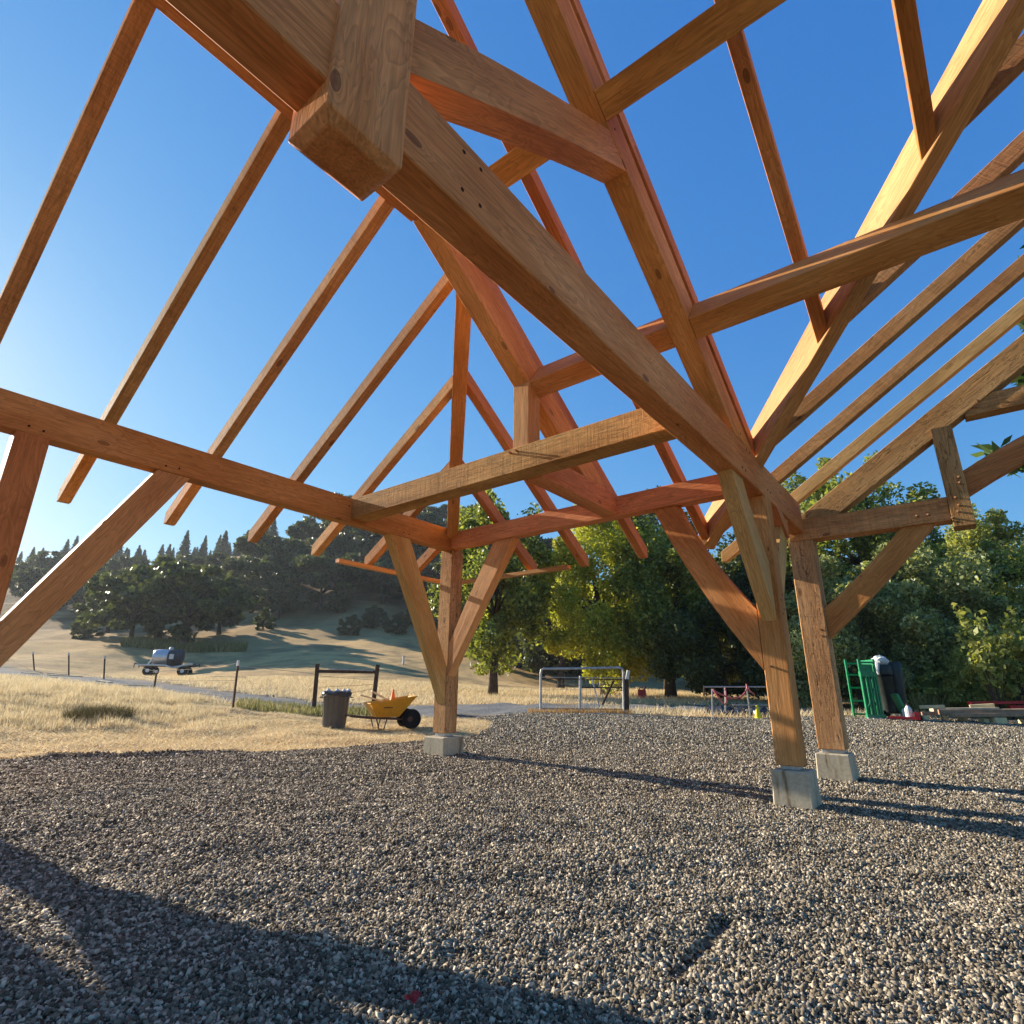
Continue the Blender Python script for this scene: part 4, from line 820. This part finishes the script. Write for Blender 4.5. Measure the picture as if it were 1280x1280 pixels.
for x_, y_ in ((-1.15, -.75), (-1.15, .75), (1.25, -.75), (1.25, .75)):
    w_ = prims('wheel', M_BLK, t, lambda bm: lathe(bm, [(.12, -.12), (.34, -.12), (.38, -.06), (.38, .06), (.34, .12), (.12, .12)], 18, Matrix.Translation((x_, y_, .38)) @ Matrix.Rotation(math.pi / 2, 4, 'X')))
    prims('rim', M_SILV, w_, lambda bm: lathe(bm, [(.14, -.125), (.14, .125)], 12, Matrix.Translation((x_, y_, .38)) @ Matrix.Rotation(math.pi / 2, 4, 'X')))
prims('hitch', M_RUST, t, lambda bm: [tube(bm, [(1.75, y_, .75), (2.1, y_, .95), (2.1, y_, .75)], .05, 5) for y_ in (-.6, .6)] + [tube(bm, [(-1.75, y_, .78), (-2.2, y_, .9), (-2.2, y_, .6)], .05, 5) for y_ in (-.6, .6)])

# white marker, gate
t = faced('marker_post', 502, 47, 'short white marker post at the far edge of the dry field', 'post'); prims('stake', M_WHT, t, lambda bm: tube(bm, [(0, 0, -.2), (0, 0, .62)], .08, 8)); prims('cap', M_WHT, t, lambda bm: lathe(bm, [(.1, .62), (.1, .67), (.02, .7)], 8))
t = faced('metal_gate', 676, 15.8, 'grey tubular metal farm gate with a wire mesh brace at the edge of the gravel', 'gate')
def rg(px, py, Y=15.6): return Matrix.Rotation(-t.rotation_euler.z, 4, 'Z') @ (at(px, py, Y) - Vector(t.location))
prims('frame', M_PIPE, t, lambda bm: tube(bm, [rg(676, 889), rg(676, 842), rg(676.8, 837.5), rg(679.5, 836), rg(728, 835.5), rg(774, 834.5), rg(778, 836), rg(779, 840), rg(779.5, 888)], .032, 8))
prims('post', M_PIPE, t, lambda bm: tube(bm, [rg(725, 895), rg(725.5, 845)], .036, 8))
prims('post', M_DKW, t, lambda bm: tube(bm, [rg(784, 897), rg(783, 849)], .06, 8)); prims('post', M_PIPE, t, lambda bm: tube(bm, [rg(780, 897, 15.5), rg(779, 851, 15.5)], .02, 6))
prims('crossbar', M_RUST, t, lambda bm: tube(bm, [rg(677, 848.5), rg(779, 849.5)], .014, 6)); prims('crossbar', M_PIPE, t, lambda bm: tube(bm, [rg(678, 846.5), rg(778, 847.5)], .010, 6))
prims('crossbar', M_DKW, t, lambda bm: tube(bm, [rg(727, 859.5), rg(779, 859.5)], .018, 6)); prims('crossbar', M_RUST, t, lambda bm: tube(bm, [rg(677, 886), rg(779, 886.5)], .012, 6))
prims('brace', M_PIPE, t, lambda bm: tube(bm, [rg(740, 848), rg(749, 884)], .018, 6)); prims('brace', M_DKW, t, lambda bm: tube(bm, [rg(767, 851), rg(753, 881)], .03, 6))
prims('mesh_wire', M_PIPE, t, lambda bm: [tube(bm, [rg(x_, 848), rg(x_, 886)], .004, 3) for x_ in np.arange(682, 779, 5.1)] + [tube(bm, [rg(677, y_), rg(779, y_)], .004, 3) for y_ in (855, 862, 869, 876)])
prims('latch', M_WHT, t, lambda bm: tube(bm, [rg(783.5, 851), rg(785.5, 838)], .045, 6))

# hose frame
t = faced('pipe_frame', 906, 15.3, 'low frame of grey pipe uprights and a top rail left of the twin posts', 'frame'); H0 = t
def rh(px, py, Y=15.3): return Matrix.Rotation(-H0.rotation_euler.z, 4, 'Z') @ (at(px, py, Y) - Vector(H0.location))
for x0, y0, x1, y1 in ((891, 899, 890, 861), (907, 890, 906, 858), (939, 903, 933, 855)): prims('leg', M_PIPE, t, lambda bm: tube(bm, [rh(x0, y0), rh(x1, y1)], .02, 6))
prims('rail', M_PIPE, t, lambda bm: tube(bm, [rh(880, 858.5), rh(965, 858.5)], .018, 6)); prims('rail', M_PIPE, t, lambda bm: tube(bm, [rh(916, 881), rh(965, 881.5)], .014, 6)); prims('leg', M_RUST, t, lambda bm: tube(bm, [rh(880, 870), rh(880, 857)], .02, 6))
def hose_pts(P, Y=15.15): return [rh(x_, y_, Y) for x_, y_ in P]
o = prims('hose', M_PINK, None, lambda bm: (tube(bm, hose_pts([(891, 862), (896, 865.5), (903, 868.5), (909, 871.5), (918, 872.5), (926, 871.5), (931, 866), (934, 860), (933, 855)]), .022, 8), tube(bm, hose_pts([(892, 863), (898, 872), (903, 878), (906, 881), (908, 877), (907.5, 868), (906.5, 860)], 15.2), .02, 8), tube(bm, hose_pts([(934, 858), (938, 864), (943, 868)], 15.2), .018, 8)), smooth=True)
o.location = t.location; o.rotation_euler = t.rotation_euler; tag(o, 'faded pink hose looped over the pipe frame', 'hose')
t = faced('yellow_cone', 943.5, 14.7, 'small bright yellow cone on the gravel beside the nearer twin post', 'cone'); prims('body', M_CONEY, t, lambda bm: lathe(bm, [(.085, .02), (.075, .06), (.03, .30), (.012, .33)], 14)); prims('foot', M_CONEY, t, lambda bm: box(bm, (-.1, -.1, .0), (.1, .1, .025)))
t = faced('scrap_heap', 915, 16.2, 'dark low heap of tarp and brush under the pink hose', 'heap')
def f_(bm):
    r = random.Random(4)
    for k_ in range(14):
        x_ = r.uniform(-.6, .8); bmesh.ops.create_icosphere(bm, subdivisions=2, radius=1, matrix=Matrix.Translation((x_, r.uniform(-.3, .3), .05)) @ Matrix.Diagonal((r.uniform(.15, .3), .2, r.uniform(.08, .2), 1)))
    for v in bm.verts: v.co += Vector((r.uniform(-1, 1), r.uniform(-1, 1), r.uniform(-1, 1))) * .025
prims('tarp', M_BAG, t, f_)
prims('stick', M_DKW, t, lambda bm: [tube(bm, [(-.8 + k_ * .12, -.2, 0), (-.7 + k_ * .16, .1, .22 + .05 * (k_ % 3))], .015, 4) for k_ in range(10)])
t = faced('fuel_can', 802, 25, 'red fuel can on the grass beside the dark tree trunk', 'can'); prims('body', M_RED, t, lambda bm: box(bm, (-.17, -.1, 0), (.17, .1, .36)), bevel=.02); prims('spout', M_RED, t, lambda bm: tube(bm, [(.1, 0, .36), (.2, 0, .5)], .03, 8)); prims('handle', M_RED, t, lambda bm: tube(bm, [(-.12, 0, .36), (-.08, 0, .43), (.04, 0, .43), (.06, 0, .36)], .02, 6))

# green steel rack
t = faced('steel_rack', 1088, 14.4, 'bright green welded steel rack standing on the gravel', 'rack', turn=0.5)
GW, GD, GH = .36, .62, 1.42
def post_(x_, y_, z0, z1): return lambda bm: box(bm, (x_ - .022, y_ - .022, z0), (x_ + .022, y_ + .022, z1))
for x_ in (-GW / 2, GW / 2):
    for y_ in (0, GD): prims('upright', M_GRN, t, post_(x_, y_, 0.02, GH if y_ else GH * .99))
for z_ in (.06, .38, .70, 1.02, 1.30): 
    prims('crossbar', M_GRN, t, lambda bm: box(bm, (-GW / 2, -.02, z_), (GW / 2, .02, z_ + .045)))
    prims('crossbar', M_GRN, t, lambda bm: box(bm, (-GW / 2, GD - .02, z_), (GW / 2, GD + .02, z_ + .045)))
def f_(bm):
    n = 5
    for i in range(11):
        for j in range(n):
            z_ = .06 + i * .12; y_ = .03 + j * (GD - .06) / n
            box(bm, (GW / 2 + .022, y_, z_), (GW / 2 + .03, y_ + (GD - .06) / n - .03, z_ + .088))
    box(bm, (GW / 2 + .012, .0, .04), (GW / 2 + .021, GD, 1.40))
prims('side_panel', M_GRN, t, f_)
prims('tray', M_GRN, t, lambda bm: box(bm, (-GW / 2 - .05, -.10, .98), (GW / 2 - .05, .0, 1.10)))
prims('tray', M_GRN, t, lambda bm: box(bm, (-GW / 2 - .05, -.10, .02), (GW / 2 + .02, .0, .10)))
prims('front_bar', M_GRN, t, lambda bm: [box(bm, (x_, -.09, .1), (x_ + .03, -.06, 1.0)) for x_ in (-GW / 2 - .05, -.12, -.05, .02, .08, GW / 2 - .05)] + [tube(bm, [(-GW / 2, -.07, .25), (GW / 2 - .05, -.07, .8)], .015, 5)])
prims('front_panel', M_GRN, t, lambda bm: box(bm, (-GW / 2 + .03, .03, .1), (GW / 2 - .03, .04, 1.28)))
prims('skid', M_WHT, t, lambda bm: box(bm, (-GW / 2 - .06, -.14, 0.0), (GW / 2 + .03, -.06, .025)))
# dark cart behind with bag, leaning green board, red jack
M_DBIN = flat('dark_green_plastic', (0.035, 0.04, 0.035), 0.5)
t = faced('tool_cart', 1113, 15.0, 'tall dark grey wheeled bin behind the green rack', 'bin', turn=.1)
prims('body', M_DBIN, t, lambda bm: (lathe(bm, [(.15, .1), (.17, .15), (.22, .98), (.24, 1.0), (.24, 1.28), (.2, 1.3)], 20, Matrix.Translation((-.1, 0, 0))), lathe(bm, [(.12, .1), (.13, .15), (.16, 1.0), (.17, 1.36)], 16, Matrix.Translation((.17, .05, 0)))), smooth=True)
for x_ in (-.2, .2): prims('wheel', M_BLK, t, lambda bm: lathe(bm, [(.03, -.03), (.09, -.03), (.09, .03), (.03, .03)], 14, Matrix.Translation((x_, -.1, .09)) @ Matrix.Rotation(math.pi / 2, 4, 'X')))
prims('strap', M_BLK, t, lambda bm: lathe(bm, [(.246, 1.0), (.25, 1.03), (.246, 1.05)], 20, Matrix.Translation((-.1, 0, 0))))
def f_(bm):
    r = random.Random(9); bmesh.ops.create_icosphere(bm, subdivisions=3, radius=1, matrix=Matrix.Translation((-.12, 0, 1.40)) @ Matrix.Diagonal((.19, .2, .13, 1)))
    for v in bm.verts: v.co += v.co.normalized() * 0 + Vector((r.uniform(-1, 1), r.uniform(-1, 1), r.uniform(-1, 1))) * .025
    tube(bm, [(-.33, -.1, 1.4), (-.37, -.12, 1.2), (-.34, -.14, 1.08)], [.06, .05, .02], 7); tube(bm, [(-.2, -.2, 1.35), (-.24, -.24, 1.15), (-.22, -.25, 1.05)], [.05, .05, .02], 7)
o = prims('white_bag', M_WHT, None, f_); o.location = t.location; o.rotation_euler = t.rotation_euler; tag(o, 'crumpled white bag draped over the tall dark wheeled bin', 'bag')
o = prims('green_board', M_GRN, None, lambda bm: box(bm, (-.03, -.2, 0), (.03, .02, .62), Matrix.Rotation(-.35, 4, 'Y'))); p = gp(1124, 14.4); o.location = p; tag(o, 'dark green board leaning at the foot of the tall dark bin', 'board')
t = faced('pallet_jack', 1124, 13.9, 'low red pallet jack on the gravel in front of the dark bin', 'pallet jack')
prims('fork', M_RED, t, lambda bm: box(bm, (-.32, -.16, .04), (.24, -.06, .09))); prims('fork', M_RED, t, lambda bm: box(bm, (-.32, .06, .04), (.24, .16, .09))); prims('head', M_RED, t, lambda bm: box(bm, (.2, -.18, .03), (.3, .18, .2)))
prims('wheel', M_BLK, t, lambda bm: lathe(bm, [(.02, -.05), (.07, -.05), (.07, .05), (.02, .05)], 12, Matrix.Translation((.27, -.05, .07)) @ Matrix.Rotation(math.pi / 2, 4, 'X')))
def jug(px, Y, h, label):
    q = faced('jug', px, Y, label, 'jug'); prims('body', M_WHT, q, lambda bm: lathe(bm, [(.06, 0), (.075, .03), (.075, h * .7), (.03, h * .9)], 12)); prims('cap', M_RUST, q, lambda bm: lathe(bm, [(.03, h * .9), (.03, h)], 10))
jug(1130, 13.8, .38, 'taller white jug right of the red pallet jack'); jug(1126, 14.2, .30, 'shorter white jug touching the red pallet jack')
# lumber pile
rl = random.Random(12)
for i, (x0, x1, py, Y, mat, lab) in enumerate(((1175, 1292, 891, 14.2, M_BRN, 'thick brown timber along the front of the lumber pile'), (1150, 1215, 893, 14.6, M_BRN, 'short brown timber at the left of the lumber pile'), (1149, 1180, 885, 14.8, M_NEW, 'pale new board on the left end of the lumber pile'),
        (1164, 1246, 888.5, 14.9, M_BOARD, 'grey board across the middle of the lumber pile'), (1212, 1242, 884, 15.1, M_NEW, 'short pale board on top of the lumber pile'), (1212, 1300, 890, 14.7, M_BOARD, 'grey board at the right rear of the lumber pile'), (1211, 1290, 880, 15.6, M_RED, 'red painted beam behind the lumber pile'), (1262, 1320, 885, 15.3, M_RED, 'second red painted beam at the right edge of the photo'), (1190, 1300, 895, 13.9, M_BRN, 'lowest brown plank resting on the cribbing blocks'))):
    a_, b_ = at(x0, py - 2, Y), at(x1, py - 3 + rl.uniform(-.5, .5), Y - .25); d = b_ - a_; hh_ = .055 if i else .08
    o = prims('lumber_board', mat, None, lambda bm: box(bm, (0, -.10, -hh_), (d.length, .10, hh_ * .4)), bevel=.004); o.location = a_; o.rotation_euler = d.to_track_quat('X', 'Z').to_euler(); tag(o, lab, 'board', 'boards in the lumber pile')
for px, Y, w_, lab in ((1238, 13.75, .26, 'largest pale block under the lumber pile'), (1220, 13.9, .12, 'small pale block left of the largest block'), (1195, 14.3, .09, 'small pale block near the middle of the pile'), (1173, 14.4, .08, 'small tilted offcut at the left of the pile'), (1148, 14.3, .10, 'pale offcut at the left tip of the pile'), (1268, 13.9, .10, 'small pale block at the right of the pile')):
    q = gp(px, Y); hb = w_ * .55 if w_ > .2 else w_ * .8; o = prims('wood_block', M_NEW, None, lambda bm: box(bm, (-w_ / 2, -.1, 0), (w_ / 2, .1, max(hb, .1))), bevel=.004); o.location = q; o.rotation_euler = (0, 0, rl.uniform(-.4, .2)); tag(o, lab, 'block', 'offcut blocks under the lumber pile')
# red scrap on the near gravel
p = at(517, 1235, 2.18); p.z = gz1(p) + .028
def f_(bm):
    r = random.Random(2); g = []
    for i in range(7):
        g.append([bm.verts.new(((i - 3) * .0085, (j - 1.5) * .011 * (1 - abs(i - 3) * .16), .010 + .006 * math.sin(i * 1.3 + j) + .010 * abs(i - 3) / 3 + .006 * (j == 3))) for j in range(4)])
    for A1, B1 in zip(g, g[1:]):
        for j in range(3): bm.faces.new((A1[j], A1[j + 1], B1[j + 1], B1[j]))
    bmesh.ops.solidify(bm, geom=list(bm.faces), thickness=.002)
o = prims('red_scrap', flat('red_wrapper', (0.55, 0.07, 0.07), .4, scale=60), None, f_); o.location = p; o.rotation_euler = (.25, -.1, .3); tag(o, 'small crumpled red scrap lying on the gravel in the foreground', 'scrap')

# ------------------------------------------------------------------ air
bm = bmesh.new(); box(bm, (-255, -55, -6), (255, 295, 75)); me = bpy.data.meshes.new('haze'); bm.to_mesh(me); bm.free()
hm = bpy.data.materials.new('haze'); hm.use_nodes = True; hm.node_tree.nodes.clear()
pv = hm.node_tree.nodes.new('ShaderNodeVolumePrincipled'); pv.inputs['Density'].default_value = 0.0003; pv.inputs['Color'].default_value = (0.86, 0.92, 1, 1); pv.inputs['Anisotropy'].default_value = 0.35
ho = hm.node_tree.nodes.new('ShaderNodeOutputMaterial'); hm.node_tree.links.new(pv.outputs[0], ho.inputs['Volume'])
tag(new_obj('haze', me, hm), kind='stuff', label='thin sunlit haze between the pavilion and the far ridge')
